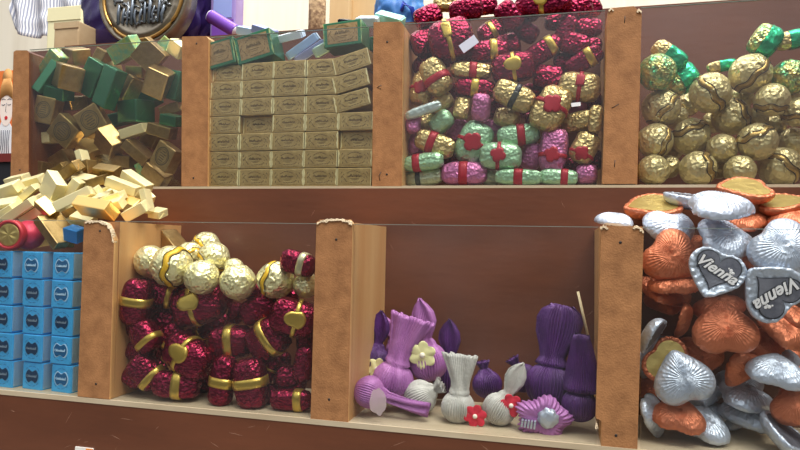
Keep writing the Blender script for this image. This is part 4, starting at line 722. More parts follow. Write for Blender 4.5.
('praline', (-0.183, 0.0375, 0.0977), (-0.085, -0.0, -0.157), (0.0215, 0.0141, 0.0176), 'm', ('', 0), 'plain maroon foil praline, topmost of the 21 such in the lower maroon praline bin', 'praline', 'pralines in the lower maroon praline bin'),
('praline', (-0.0767, 0.047, 0.0963), (0.044, -0.0, -0.155), (0.02, 0.0131, 0.0164), 'm', ('', 0), 'plain maroon foil praline, third from top of 21, lower maroon praline bin', 'praline', 'pralines in the lower maroon praline bin'),
('praline', (-0.0449, 0.0468, 0.093), (0.072, -0.0, -0.192), (0.0196, 0.0114, 0.0142), 'm', ('', 0), 'plain maroon foil praline just below the silver banded maroon foil praline, lower maroon praline bin', 'praline', 'pralines in the lower maroon praline bin'),
('praline', (-0.1167, 0.0571, 0.0866), (0.118, -0.0, -0.113), (0.0204, 0.0134, 0.0167), 'm', ('', 0), 'plain maroon foil praline, fifth from top of 21, lower maroon praline bin', 'praline', 'pralines in the lower maroon praline bin'),
('ball', (-0.179, 0.0338, 0.1219), (0.109, 0.781, 0.253), (0.0306, 0.0306, 0.0306), 'w', ('', 0), 'cream white foil ball, leftmost of the 5 such in the lower maroon praline bin', 'chocolate ball', 'balls in the lower maroon praline bin'),
('ball', (-0.1486, 0.0231, 0.1187), (0.69, -1.31, -0.849), (0.0377, 0.0377, 0.0377), 'w', ('band', -0.35), 'yellow banded cream white foil ball, leftmost of 5, lower maroon praline bin', 'chocolate ball', 'balls in the lower maroon praline bin'),
('ball', (-0.116, 0.0199, 0.1095), (0.104, -0.979, -0.249), (0.0312, 0.0312, 0.0312), 'w', ('', 0), 'cream white foil ball, second from left of 5, lower maroon praline bin', 'chocolate ball', 'balls in the lower maroon praline bin'),
('ball', (-0.1485, 0.0513, 0.1285), (-0.11, -0.341, 0.22), (0.0248, 0.0248, 0.0248), 'w', ('band', 0.1), 'yellow banded cream white foil ball, second from left of 5, lower maroon praline bin', 'chocolate ball', 'balls in the lower maroon praline bin'),
('ball', (-0.1467, 0.0759, 0.1373), (0.061, 0.61, 0.073), (0.0283, 0.0283, 0.0283), 'w', ('band', 0.2), 'yellow banded cream white foil ball, topmost of 5, lower maroon praline bin', 'chocolate ball', 'balls in the lower maroon praline bin'),
('ball', (-0.1194, 0.0449, 0.1264), (0.155, 0.698, -0.017), (0.03, 0.03, 0.03), 'w', ('band', -0.1), 'yellow banded cream white foil ball, second from right of 5, lower maroon praline bin', 'chocolate ball', 'balls in the lower maroon praline bin'),
('ball', (-0.0832, 0.0249, 0.1063), (-0.429, 1.446, -0.412), (0.0322, 0.0322, 0.0322), 'w', ('', 0), 'cream white foil ball, second from right of 5, lower maroon praline bin', 'chocolate ball', 'balls in the lower maroon praline bin'),
('ball', (-0.0494, 0.0305, 0.109), (-0.253, -1.348, 0.357), (0.0332, 0.0332, 0.0332), 'w', ('band', 0.35), 'yellow banded cream white foil ball, rightmost of 5, lower maroon praline bin', 'chocolate ball', 'balls in the lower maroon praline bin'),
('ball', (-0.0218, 0.0325, 0.1054), (-1.619, 1.402, -1.511), (0.0229, 0.0229, 0.0229), 'w', ('', 0), 'cream white foil ball, rightmost of the 5 such in the lower maroon praline bin', 'chocolate ball', 'balls in the lower maroon praline bin'),
('ball', (-0.0971, 0.0424, 0.1178), (0.166, 0.518, 0.129), (0.0185, 0.0185, 0.0185), 'w', ('', 0), 'cream white foil ball, second from top of 5, lower maroon praline bin', 'chocolate ball', 'balls in the lower maroon praline bin'),
('ball', (0.2811, 0.1373, 0.2733), (0.33, -0.825, -0.222), (0.0349, 0.0349, 0.0349), 'g', ('band', -0.1), 'banded gold foil ball just above the leftmost banded gold foil ball, top right bin', 'chocolate ball', 'balls in the top right bin'),
('ball', (0.3195, 0.123, 0.2823), (0.4, 0.89, 0.267), (0.0357, 0.0357, 0.0357), 'g', ('band', 0.0), 'banded gold foil ball just left of the topmost banded gold foil ball, top right bin', 'chocolate ball', 'balls in the top right bin'),
('ball', (0.3531, 0.1291, 0.2994), (0.052, -0.832, 0.146), (0.0351, 0.0351, 0.0351), 'g', ('band', -0.1), 'banded gold foil ball, topmost of the 11 such in the top right bin', 'chocolate ball', 'balls in the top right bin'),
('ball', (0.3678, 0.1196, 0.2732), (0.145, 0.087, 0.028), (0.0288, 0.0288, 0.0288), 'g', ('band', -0.5), 'banded gold foil ball just left of the topmost gold foil ball, top right bin', 'chocolate ball', 'balls in the top right bin'),
('ball', (0.341, 0.1417, 0.264), (-0.09, 1.215, -0.21), (0.0336, 0.0336, 0.0336), 'g', ('band', 0.55), 'banded gold foil ball, sixth from left of the 11 such in the top right bin', 'chocolate ball', 'balls in the top right bin'),
('ball', (0.2752, 0.1294, 0.2416), (-0.239, -1.206, 0.308), (0.0323, 0.0323, 0.0323), 'g', ('band', -0.45), 'banded gold foil ball, leftmost of the 11 such in the top right bin', 'chocolate ball', 'balls in the top right bin'),
('ball', (0.3072, 0.1403, 0.2464), (0.017, -0.38, 0.153), (0.0343, 0.0343, 0.0343), 'g', ('band', 0.4), 'banded gold foil ball just right of the leftmost banded gold foil ball, top right bin', 'chocolate ball', 'balls in the top right bin'),
('ball', (0.3302, 0.1271, 0.2333), (-0.259, 0.771, -0.263), (0.0261, 0.0261, 0.0261), 'g', ('', 0), 'gold foil ball, sixth from bottom of the 14 such in the top right bin', 'chocolate ball', 'balls in the top right bin'),
('ball', (0.3573, 0.1224, 0.2379), (0.229, -0.433, -0.141), (0.0331, 0.0331, 0.0331), 'g', ('band', 0.5), 'banded gold foil ball just left of the rightmost gold foil ball, top right bin', 'chocolate ball', 'balls in the top right bin'),
('ball', (0.2726, 0.1194, 0.2138), (0.168, -0.104, 0.097), (0.028, 0.028, 0.028), 'g', ('', 0), 'gold foil ball, leftmost of the 14 such in the top right bin', 'chocolate ball', 'balls in the top right bin'),
('ball', (0.2882, 0.1372, 0.2186), (-0.17, -0.898, 0.248), (0.0208, 0.0208, 0.0208), 'g', ('', 0), 'gold foil ball just right of the leftmost gold foil ball, top right bin', 'chocolate ball', 'balls in the top right bin'),
('ball', (0.3095, 0.1209, 0.2147), (0.575, 1.288, 0.398), (0.0315, 0.0315, 0.0315), 'g', ('band', 0.6), 'banded gold foil ball just right of the leftmost gold foil ball, top right bin', 'chocolate ball', 'balls in the top right bin'),
('ball', (0.3426, 0.1185, 0.2127), (0.206, 0.189, 0.086), (0.0266, 0.0266, 0.0266), 'g', ('', 0), 'gold foil ball, lowest of the 14 such in the top right bin', 'chocolate ball', 'balls in the top right bin'),
('ball', (0.3795, 0.1376, 0.2175), (-0.276, 0.728, -0.145), (0.0359, 0.0359, 0.0359), 'g', ('band', -0.1), 'banded gold foil ball just below the rightmost gold foil ball, top right bin', 'chocolate ball', 'balls in the top right bin'),
('ball', (0.3943, 0.1521, 0.2411), (0.019, 0.06, 0.164), (0.0276, 0.0276, 0.0276), 'g', ('', 0), 'gold foil ball, rightmost of the 14 such in the top right bin', 'chocolate ball', 'balls in the top right bin'),
('ball', (0.392, 0.1349, 0.2655), (0.203, -0.0, -0.123), (0.026, 0.026, 0.026), 'g', ('band', -0.3), 'banded gold foil ball, rightmost of the 11 such in the top right bin', 'chocolate ball', 'balls in the top right bin'),
('ball', (0.3854, 0.1335, 0.2959), (-0.181, 0.09, -0.026), (0.0311, 0.0311, 0.0311), 'c', ('', 0), 'crinkled gold green foil ball, rightmost of the 2 such in the top right bin', 'chocolate ball', 'balls in the top right bin'),
('ball', (0.2753, 0.1219, 0.3025), (0.017, 0.214, 0.205), (0.0335, 0.0335, 0.0335), 'c', ('', 0), 'crinkled gold green foil ball, leftmost of the 2 such in the top right bin', 'chocolate ball', 'balls in the top right bin'),
('ball', (0.3103, 0.1713, 0.2829), (-0.418, -0.853, 0.275), (0.0224, 0.0224, 0.0224), 'g', ('', 0), 'gold foil ball just below the lowest gold sweet with green foil cap, top right bin', 'chocolate ball', 'balls in the top right bin'),
('ball', (0.3323, 0.1679, 0.2649), (0.106, -0.596, -0.181), (0.022, 0.022, 0.022), 'g', ('', 0), 'gold foil ball, sixth from left of the 14 such in the top right bin', 'chocolate ball', 'balls in the top right bin'),
('ball', (0.2976, 0.1599, 0.2689), (0.211, -1.107, -0.133), (0.0225, 0.0225, 0.0225), 'g', ('', 0), 'gold foil ball just above the leftmost banded gold foil ball, top right bin', 'chocolate ball', 'balls in the top right bin'),
('ball', (0.3651, 0.1526, 0.2647), (0.13, 0.672, 0.052), (0.0199, 0.0199, 0.0199), 'g', ('', 0), 'gold foil ball, fourth from right of the 14 such in the top right bin', 'chocolate ball', 'balls in the top right bin'),
('ball', (0.3822, 0.1604, 0.2593), (-0.033, 1.132, -0.168), (0.0197, 0.0197, 0.0197), 'g', ('', 0), 'gold foil ball just left of the rightmost banded gold foil ball, top right bin', 'chocolate ball', 'balls in the top right bin'),
('ball', (0.2947, 0.163, 0.2381), (0.075, -0.003, -0.17), (0.0207, 0.0207, 0.0207), 'g', ('', 0), 'gold foil ball just right of the leftmost banded gold foil ball, top right bin', 'chocolate ball', 'balls in the top right bin'),
('ball', (0.3527, 0.156, 0.2844), (0.642, -1.272, -0.485), (0.0218, 0.0218, 0.0218), 'g', ('', 0), 'gold foil ball just below the topmost banded gold foil ball, top right bin', 'chocolate ball', 'balls in the top right bin'),
('ball', (0.3928, 0.155, 0.2852), (-0.159, 0.751, -0.193), (0.0196, 0.0196, 0.0196), 'g', ('', 0), 'gold foil ball, topmost of the 14 such in the top right bin', 'chocolate ball', 'balls in the top right bin'),
('ball', (0.3321, 0.1496, 0.2188), (0.008, 0.213, 0.003), (0.0202, 0.0202, 0.0202), 'g', ('', 0), 'gold foil ball, third from bottom of the 14 such in the top right bin', 'chocolate ball', 'balls in the top right bin'),
('cone', (0.2871, 0.1333, 0.3213), (0.112, 0.663, 0.0), (0.0332, 0.0157, 0.0174), 'cone', (), 'gold sweet with green foil cap, leftmost of the 5 such in the top right bin', 'sweet', 'capped sweets in the top right bin'),
('cone', (0.2993, 0.1445, 0.3005), (-0.122, -0.489, 0.0), (0.0294, 0.0234, 0.0259), 'cone', (), 'gold sweet with green foil cap, lowest of the 5 such in the top right bin', 'sweet', 'capped sweets in the top right bin'),
('cone', (0.3335, 0.1423, 0.3113), (0.058, -0.14, 0.0), (0.0254, 0.0091, 0.0102), 'cone', (), 'gold sweet with green foil cap, second from bottom of 5, top right bin', 'sweet', 'capped sweets in the top right bin'),
('cone', (0.3651, 0.1293, 0.3282), (-0.144, 0.559, 0.0), (0.0232, 0.0209, 0.0282), 'cone', (), 'gold sweet with green foil cap, second from right of 5, top right bin', 'sweet', 'capped sweets in the top right bin'),
('cone', (0.3881, 0.1375, 0.3303), (0.053, -0.175, 0.0), (0.0246, 0.0147, 0.0164), 'cone', (), 'gold sweet with green foil cap, rightmost of the 5 such in the top right bin', 'sweet', 'capped sweets in the top right bin'),
('heart', (0.2664, 0.0744, 0.1785), (1.402, -0.388, 1.877), (0.0506, 0.0132, 0.0506), 'k', ('gold',), 'copper foil heart showing its gold back, leftmost of 4, lower right heart bin', 'chocolate heart', 'hearts in the lower right heart bin'),
('heart', (0.2356, 0.049, 0.1638), (-1.348, -0.004, 0.685), (0.0341, 0.0089, 0.0341), 's', ('',), 'silver foil heart, leftmost of the 18 such in the lower right heart bin', 'chocolate heart', 'hearts in the lower right heart bin'),
('heart', (0.2767, 0.0541, 0.1586), (-0.617, 0.029, 0.356), (0.0438, 0.0114, 0.0438), 's', ('',), 'silver foil heart just right of the leftmost silver foil heart, lower right heart bin', 'chocolate heart', 'hearts in the lower right heart bin'),
('heart', (0.2964, 0.0737, 0.1846), (1.687, 0.191, -0.35), (0.0451, 0.0117, 0.0451), 's', ('lab',), 'silver foil heart with dark label, topmost of 3, lower right heart bin', 'chocolate heart', 'hearts in the lower right heart bin'),
('heart', (0.3064, 0.0283, 0.1742), (-1.515, -0.349, 1.552), (0.0507, 0.0132, 0.0507), 's', ('',), 'silver foil heart, topmost of the 18 such in the lower right heart bin', 'chocolate heart', 'hearts in the lower right heart bin'),
('heart', (0.3355, 0.0745, 0.1925), (1.563, -0.459, 1.731), (0.0468, 0.0122, 0.0468), 'k', ('gold',), 'copper foil heart showing its gold back, topmost of 4, lower right heart bin', 'chocolate heart', 'hearts in the lower right heart bin'),
('heart', (0.3627, 0.0765, 0.1813), (1.636, 0.363, -1.712), (0.0454, 0.0118, 0.0454), 'k', ('gold',), 'copper foil heart showing its gold back, rightmost of 4, lower right heart bin', 'chocolate heart', 'hearts in the lower right heart bin'),
('heart', (0.3673, 0.06, 0.1657), (-1.326, -0.087, 0.0), (0.0398, 0.0103, 0.0398), 'k', ('',), 'copper foil heart just above the rightmost silver foil heart, lower right heart bin', 'chocolate heart', 'hearts in the lower right heart bin'),
('heart', (0.3136, 0.0419, 0.1507), (-1.353, -0.745, 1.662), (0.0471, 0.0123, 0.0471), 's', ('',), 'silver foil heart just below the topmost silver foil heart, lower right heart bin', 'chocolate heart', 'hearts in the lower right heart bin'),
('heart', (0.2746, 0.0359, 0.1369), (-0.31, -0.882, 0.358), (0.0452, 0.0118, 0.0452), 'k', ('',), 'copper foil heart, fourth from left of the 20 such in the lower right heart bin', 'chocolate heart', 'hearts in the lower right heart bin'),
('heart', (0.3003, 0.011, 0.1268), (0.105, -0.384, 3.142), (0.0406, 0.0106, 0.0406), 's', ('vienna',), 'silver foil heart with Vienna label reading downhill, lower right heart bin', 'chocolate heart', 'hearts in the lower right heart bin'),
('heart', (0.3366, 0.0112, 0.1145), (-3.126, -0.801, 0.075), (0.0447, 0.0116, 0.0447), 's', ('vienna',), 'silver foil heart with Vienna label upside down, lower right heart bin', 'chocolate heart', 'hearts in the lower right heart bin'),
('heart', (0.3483, 0.0288, 0.1446), (-0.412, -0.729, 0.367), (0.0484, 0.0126, 0.0484), 's', ('',), 'silver foil heart, rightmost of the 18 such in the lower right heart bin', 'chocolate heart', 'hearts in the lower right heart bin'),
('heart', (0.3085, 0.02, 0.0859), (-2.653, 0.087, 3.142), (0.0465, 0.0121, 0.0465), 'k', ('',), 'copper foil heart, ninth from bottom of the 20 such in the lower right heart bin', 'chocolate heart', 'hearts in the lower right heart bin'),
('heart', (0.2688, 0.0538, 0.1081), (-1.326, 0.419, 0.0), (0.0424, 0.011, 0.0424), 'k', ('',), 'copper foil heart, second from left of the 20 such in the lower right heart bin', 'chocolate heart', 'hearts in the lower right heart bin'),
('heart', (0.2763, 0.0408, 0.1161), (-1.92, 0.035, 3.142), (0.0386, 0.01, 0.0386), 'k', ('',), 'copper foil heart, fifth from left of the 20 such in the lower right heart bin', 'chocolate heart', 'hearts in the lower right heart bin'),
('heart', (0.2847, 0.0474, 0.0899), (0.273, 0.057, 1.369), (0.0326, 0.0085, 0.0326), 'k', ('',), 'copper foil heart, seventh from left of the 20 such in the lower right heart bin', 'chocolate heart', 'hearts in the lower right heart bin'),
('heart', (0.2613, 0.0242, 0.079), (-0.536, -0.164, -1.84), (0.0345, 0.009, 0.0345), 's', ('lab',), 'silver foil heart with dark label, leftmost of 3, lower right heart bin', 'chocolate heart', 'hearts in the lower right heart bin'),
('heart', (0.2798, 0.014, 0.0492), (-2.998, 0.309, -3.068), (0.044, 0.0114, 0.044), 's', ('',), 'silver foil heart just right of the leftmost copper foil heart, lower right heart bin', 'chocolate heart', 'hearts in the lower right heart bin'),
('heart', (0.2731, 0.0363, 0.0571), (0.344, 0.855, -2.874), (0.0393, 0.0102, 0.0393), 'k', ('gold',), 'copper foil heart showing its gold back, lowest of 4, lower right heart bin', 'chocolate heart', 'hearts in the lower right heart bin'),
('heart', (0.2785, 0.0226, 0.0208), (-2.115, -0.144, 2.992), (0.0391, 0.0102, 0.0391), 'k', ('',), 'copper foil heart, lowest of the 20 such in the lower right heart bin', 'chocolate heart', 'hearts in the lower right heart bin'),
('heart', (0.2964, 0.0363, 0.0127), (-1.876, -0.294, 2.804), (0.0438, 0.0114, 0.0438), 's', ('',), 'silver foil heart, lowest of the 18 such in the lower right heart bin', 'chocolate heart', 'hearts in the lower right heart bin'),
('heart', (0.261, 0.0325, 0.0176), (-0.296, -0.106, 1.238), (0.0365, 0.0095, 0.0365), 's', ('',), 'silver foil heart just below the leftmost copper foil heart, lower right heart bin', 'chocolate heart', 'hearts in the lower right heart bin'),
('heart', (0.2673, 0.0739, 0.0289), (-1.222, -0.175, 0.0), (0.0352, 0.0091, 0.0352), 'k', ('',), 'copper foil heart, leftmost of the 20 such in the lower right heart bin', 'chocolate heart', 'hearts in the lower right heart bin'),
('heart', (0.3238, 0.0385, 0.0556), (0.48, 0.292, 0.831), (0.0348, 0.009, 0.0348), 'k', ('',), 'copper foil heart, fourth from bottom of the 20 such in the lower right heart bin', 'chocolate heart', 'hearts in the lower right heart bin'),
('heart', (0.3298, 0.051, 0.0313), (-1.355, -0.239, 1.519), (0.0437, 0.0114, 0.0437), 's', ('',), 'silver foil heart, fifth from right of the 18 such in the lower right heart bin', 'chocolate heart', 'hearts in the lower right heart bin'),
('heart', (0.3353, 0.0584, 0.0162), (-1.273, 0.004, 0.335), (0.0444, 0.0115, 0.0444), 's', ('',), 'silver foil heart, third from bottom of the 18 such in the lower right heart bin', 'chocolate heart', 'hearts in the lower right heart bin'),
('heart', (0.3432, 0.0242, 0.057), (-2.037, -0.185, 2.985), (0.0413, 0.0107, 0.0413), 's', ('',), 'silver foil heart, third from right of the 18 such in the lower right heart bin', 'chocolate heart', 'hearts in the lower right heart bin'),
('heart', (0.3558, 0.065, 0.0615), (-1.292, 0.244, 0.0), (0.0361, 0.0094, 0.0361), 's', ('',), 'silver foil heart, second from right of the 18 such in the lower right heart bin', 'chocolate heart', 'hearts in the lower right heart bin'),
('heart', (0.3541, 0.0459, 0.0822), (-1.152, 0.524, 0.0), (0.0431, 0.0112, 0.0431), 'k', ('',), 'copper foil heart, fifth from right of the 20 such in the lower right heart bin', 'chocolate heart', 'hearts in the lower right heart bin'),
('heart', (0.3561, 0.0229, 0.0354), (-0.816, -1.021, 0.339), (0.037, 0.0096, 0.037), 'k', ('',), 'copper foil heart, rightmost of the 20 such in the lower right heart bin', 'chocolate heart', 'hearts in the lower right heart bin'),
('heart', (0.3495, 0.024, 0.0129), (1.257, -0.628, 3.142), (0.0411, 0.0107, 0.0411), 's', ('lab',), 'silver foil heart with dark label, rightmost of 3, lower right heart bin', 'chocolate heart', 'hearts in the lower right heart bin'),
('heart', (0.3237, 0.0808, 0.0068), (-1.361, 0.105, 0.0), (0.0328, 0.0085, 0.0328), 's', ('',), 'silver foil heart just right of the lowest silver foil heart, lower right heart bin', 'chocolate heart', 'hearts in the lower right heart bin'),
('heart', (0.3129, 0.0535, 0.0975), (-1.257, -0.209, 0.0), (0.0407, 0.0106, 0.0407), 'k', ('',), 'copper foil heart, ninth from top of the 20 such in the lower right heart bin', 'chocolate heart', 'hearts in the lower right heart bin'),
('heart', (0.3637, 0.0574, 0.0941), (-1.222, 0.489, 0.0), (0.0357, 0.0093, 0.0357), 'k', ('',), 'copper foil heart, fourth from right of the 20 such in the lower right heart bin', 'chocolate heart', 'hearts in the lower right heart bin'),
('heart', (0.3031, 0.076, 0.0262), (-1.292, -0.175, 0.0), (0.0375, 0.0097, 0.0375), 's', ('',), 'silver foil heart, seventh from left of the 18 such in the lower right heart bin', 'chocolate heart', 'hearts in the lower right heart bin'),
('heart', (0.279, 0.0778, 0.101), (-1.047, -0.175, 0.0), (0.0388, 0.0101, 0.0388), 'k', ('',), 'copper foil heart, third from left of the 20 such in the lower right heart bin', 'chocolate heart', 'hearts in the lower right heart bin'),
('heart', (0.3027, 0.0735, 0.0583), (-0.698, 0.175, 0.0), (0.0383, 0.01, 0.0383), 'k', ('',), 'copper foil heart, sixth from bottom of the 20 such in the lower right heart bin', 'chocolate heart', 'hearts in the lower right heart bin'),
('heart', (0.2742, 0.0854, 0.0587), (-0.698, 0.175, 0.0), (0.0395, 0.0103, 0.0395), 's', ('',), 'silver foil heart, fourth from left of the 18 such in the lower right heart bin', 'chocolate heart', 'hearts in the lower right heart bin'),
('heart', (0.3434, 0.0611, 0.0718), (-1.047, -0.175, 0.0), (0.0416, 0.0108, 0.0416), 'k', ('',), 'copper foil heart, sixth from right of the 20 such in the lower right heart bin', 'chocolate heart', 'hearts in the lower right heart bin'),
('heart', (0.3338, 0.0808, 0.0355), (-1.047, -0.0, 0.0), (0.0374, 0.0097, 0.0374), 's', ('',), 'silver foil heart, sixth from right of the 18 such in the lower right heart bin', 'chocolate heart', 'hearts in the lower right heart bin'),
('heart', (0.2932, 0.064, 0.1387), (-0.698, -0.349, 0.0), (0.0427, 0.0111, 0.0427), 'k', ('',), 'copper foil heart, third from top of the 20 such in the lower right heart bin', 'chocolate heart', 'hearts in the lower right heart bin'),
('heart', (0.3387, 0.059, 0.1398), (-0.873, 0.349, 0.0), (0.0409, 0.0106, 0.0409), 'k', ('',), 'copper foil heart just left of the rightmost silver foil heart, lower right heart bin', 'chocolate heart', 'hearts in the lower right heart bin'),
('heart', (0.3341, 0.0688, 0.1641), (-1.292, -0.175, 0.0), (0.0371, 0.0097, 0.0371), 'k', ('',), 'copper foil heart just right of the topmost silver foil heart, lower right heart bin', 'chocolate heart', 'hearts in the lower right heart bin'),
('heart', (0.2593, 0.064, 0.0531), (0.0, -0.0, 1.047), (0.0311, 0.0081, 0.0311), 's', ('',), 'silver foil heart, second from left of the 18 such in the lower right heart bin', 'chocolate heart', 'hearts in the lower right heart bin'),
('heart', (0.3057, 0.0702, 0.0117), (-1.222, -0.087, 0.0), (0.0373, 0.0097, 0.0373), 's', ('',), 'silver foil heart just above the lowest silver foil heart, lower right heart bin', 'chocolate heart', 'hearts in the lower right heart bin'),
('heart', (0.3739, 0.0838, 0.0557), (-1.047, 0.349, 0.0), (0.0365, 0.0095, 0.0365), 'k', ('',), 'copper foil heart, third from right of the 20 such in the lower right heart bin', 'chocolate heart', 'hearts in the lower right heart bin'),
('bonbon', (0.0554, 0.044, 0.0256), (-0.014, 0.262, 0.0), (0.0346, 0.0346, 0.0346), 'l', ('fan', None), 'lilac crepe bonbon with wide fanned tail, the only one in the lower purple bonbon bin', 'bonbon', 'bonbons in the lower purple bonbon bin'),
('bonbon', (0.0413, 0.0205, 0.0203), (-3.141, 1.379, 3.142), (0.0251, 0.0251, 0.0251), 'l', ('tail', None), 'lilac crepe bonbon with long tail, the only one in the lower purple bonbon bin', 'bonbon', 'bonbons in the lower purple bonbon bin'),
('bonbon', (0.0823, 0.06, 0.0408), (0.052, -0.157, 0.0), (0.0332, 0.0332, 0.0332), 'l', ('leaf', ('y', 0.0, 0.0096)), 'lilac crepe bonbon with pointed tail and cream flower, lower purple bonbon bin', 'bonbon', 'bonbons in the lower purple bonbon bin'),
('bonbon', (0.0304, 0.07, 0.0366), (-0.04, 0.14, 0.0), (0.0276, 0.0276, 0.0276), 'd', ('leaf', ('y', 0.0074, -0.0037)), 'dark purple crepe bonbon with pointed tail and cream flower, lower purple bonbon bin', 'bonbon', 'bonbons in the lower purple bonbon bin'),
('bonbon', (0.0974, 0.081, 0.0257), (0.041, 0.035, 0.0), (0.0305, 0.0305, 0.0305), 'd', ('leaf', None), 'dark purple crepe bonbon with pointed tail, the only one in the lower purple bonbon bin', 'bonbon', 'bonbons in the lower purple bonbon bin'),
('bonbon', (0.0801, 0.04, 0.0149), (0.087, 1.047, 0.0), (0.027, 0.027, 0.027), 'w', ('knob', None), 'grey white crepe bonbon with short ruffle, the only one in the lower purple bonbon bin', 'bonbon', 'bonbons in the lower purple bonbon bin'),
('bonbon', (0.1139, 0.03, 0.0117), (0.05, 0.052, 0.0), (0.0259, 0.0259, 0.0259), 'w', ('fan', ('r', 0.0154, -0.0024)), 'grey white crepe bonbon with wide fanned tail and red flower, lower purple bonbon bin', 'bonbon', 'bonbons in the lower purple bonbon bin'),
('bonbon', (0.1467, 0.032, 0.0123), (0.021, 0.489, 0.0), (0.0254, 0.0254, 0.0254), 'w', ('leaf', ('r', 0.0063, 0.0103)), 'grey white crepe bonbon with pointed tail and red flower, lower purple bonbon bin', 'bonbon', 'bonbons in the lower purple bonbon bin'),
('bonbon', (0.1324, 0.072, 0.023), (0.04, -0.175, 0.0), (0.0241, 0.0241, 0.0241), 'd', ('knob', None), 'dark purple crepe bonbon with short ruffle, leftmost of 2, lower purple bonbon bin', 'bonbon', 'bonbons in the lower purple bonbon bin'),
('bonbon', (0.1634, 0.08, 0.0288), (0.082, -0.524, 0.0), (0.024, 0.024, 0.024), 'd', ('knob', None), 'dark purple crepe bonbon with short ruffle, rightmost of 2, lower purple bonbon bin', 'bonbon', 'bonbons in the lower purple bonbon bin'),
('bonbon', (0.1851, 0.048, 0.0309), (-0.099, 0.122, 0.0), (0.0366, 0.0366, 0.0366), 'd', ('bulb', None), 'dark purple crepe bonbon with tall bulging top, lower purple bonbon bin', 'bonbon', 'bonbons in the lower purple bonbon bin'),
('bonbon', (0.1813, 0.0215, 0.0116), (0.104, -0.0, 0.0), (0.0363, 0.0363, 0.0363), 'l', ('rosette', None), 'lilac crepe bonbon shaped like a rosette, the only one in the lower purple bonbon bin', 'bonbon', 'bonbons in the lower purple bonbon bin'),
('bonbon', (0.2082, 0.03, 0.021), (-0.007, 0.052, 0.0), (0.0257, 0.0257, 0.0257), 'd', ('bulk', None), 'dark purple crepe bonbon with broad gathered top, lower purple bonbon bin', 'bonbon', 'bonbons in the lower purple bonbon bin'),
('bonbon', (0.0476, 0.086, 0.0451), (0.083, -0.384, 0.0), (0.0206, 0.0206, 0.0206), 'l', ('leaf', None), 'lilac crepe bonbon with pointed tail, the only one in the lower purple bonbon bin', 'bonbon', 'bonbons in the lower purple bonbon bin'),
('box', (-0.1754, 0.0673, 0.1354), (0.081, 0.516, -0.507), (0.0437, 0.0167, 0.0167), 'g', (), 'slim brown gold foil box, the only one in the lower maroon praline bin', 'chocolate box', 'foil boxes in the lower maroon praline bin'),
('coin', (-0.3166, 0.0112, 0.1441), (0.0, -0.0, 0.175), (0.0292, 0.0087, 0.0292), 'coin', (), 'round gold coin with red rim, the only one in the lower left bin', 'chocolate coin', 'coins in the lower left bin'),
('ball', (-0.3134, 0.0291, 0.1444), (0.0, -0.0, 0.0), (0.0292, 0.026, 0.0292), 'r', ('', 0), 'red wrapped ball, the only one in the lower left bin', 'chocolate', 'balls in the lower left bin'),
('box', (-0.2518, 0.02, 0.1461), (0.349, 0.209, 0.0), (0.0162, 0.013, 0.013), 'b', (), 'blue foil box, the only one in the lower left bin', 'chocolate box', 'foil boxes in the lower left bin')]
for n_, (kind, p, e, dim, look, ex, label, cat, group) in enumerate(ITEMS):
    sd = n_ % 97+1
    if kind == 'box': o = make_box('foil_box', dim, look, sd)
    elif kind == 'praline': o = make_praline('wrapped_praline', dim, look, ex[0], ex[1], sd)
    elif kind == 'ball': o = make_ball('chocolate_ball', dim, look, ex[0], ex[1], sd)
    elif kind == 'cone': o = make_cone('foil_cone', dim, sd)
    elif kind == 'heart': o = make_heart('chocolate_heart', dim, look, ex[0], sd)
    elif kind == 'bonbon': o = make_bonbon('crepe_bonbon', dim[0]/2, ex[0], look, ex[1], sd)
    elif kind == 'coin': o = make_coin('chocolate_coin', dim)
    place(o, p, e); tag(o, label, cat, group)
# ------------------------------------------------------------------ stacked boxes, blue cubes
INK = mat('brown_ink', (112,92,58), .55, .2)
KRAFT = foil('kraft_label', (178,150,104), .4, .5, 140, .15, (150,122,82))
def ornate(w, h, y, seed, bm=None):
    bm = bm or bmesh.new(); r = random.Random(seed); e = .00022
    def st_(x0, z0, x1, z1, q=.00022):
        l = math.hypot(x1-x0, z1-z0)+1e-9; nx, nz = -(z1-z0)/l*q, (x1-x0)/l*q
        prism([(x0-nx, z0-nz), (x1-nx, z1-nz), (x1+nx, z1+nz), (x0+nx, z0+nz)], y-e, y+e*.5, bm)
    n = 26
    for k in range(n):                              # oval scroll frame
        if k % 7 == 3: continue
        a, b = 2*PI*k/n, 2*PI*(k+.8)/n
        q = 1+.08*math.sin(5*a)
        st_(w*.36*q*math.cos(a), h*.33*q*math.sin(a), w*.36*q*math.cos(b), h*.33*q*math.sin(b), .0003)
    x = -w*.22                                      # the word in script, too small to read
    while x < w*.2:
        d = w*r.uniform(.025, .05); z0, z1 = h*r.uniform(-.02, .03), h*r.uniform(.06, .16)
        st_(x, z0, x+d*.6, z1, .0003); st_(x+d*.6, z1, x+d, z0, .0003); x += d
    st_(-w*.14, -h*.1, w*.14, -h*.1); st_(-w*.09, -h*.17, w*.1, -h*.17)
    for s in (-1, 1):
        for q in range(3): st_(s*w*.40, h*(.3-q*.25), s*w*(.44-.02*q), h*(.18-q*.25), .0003)
    return bm
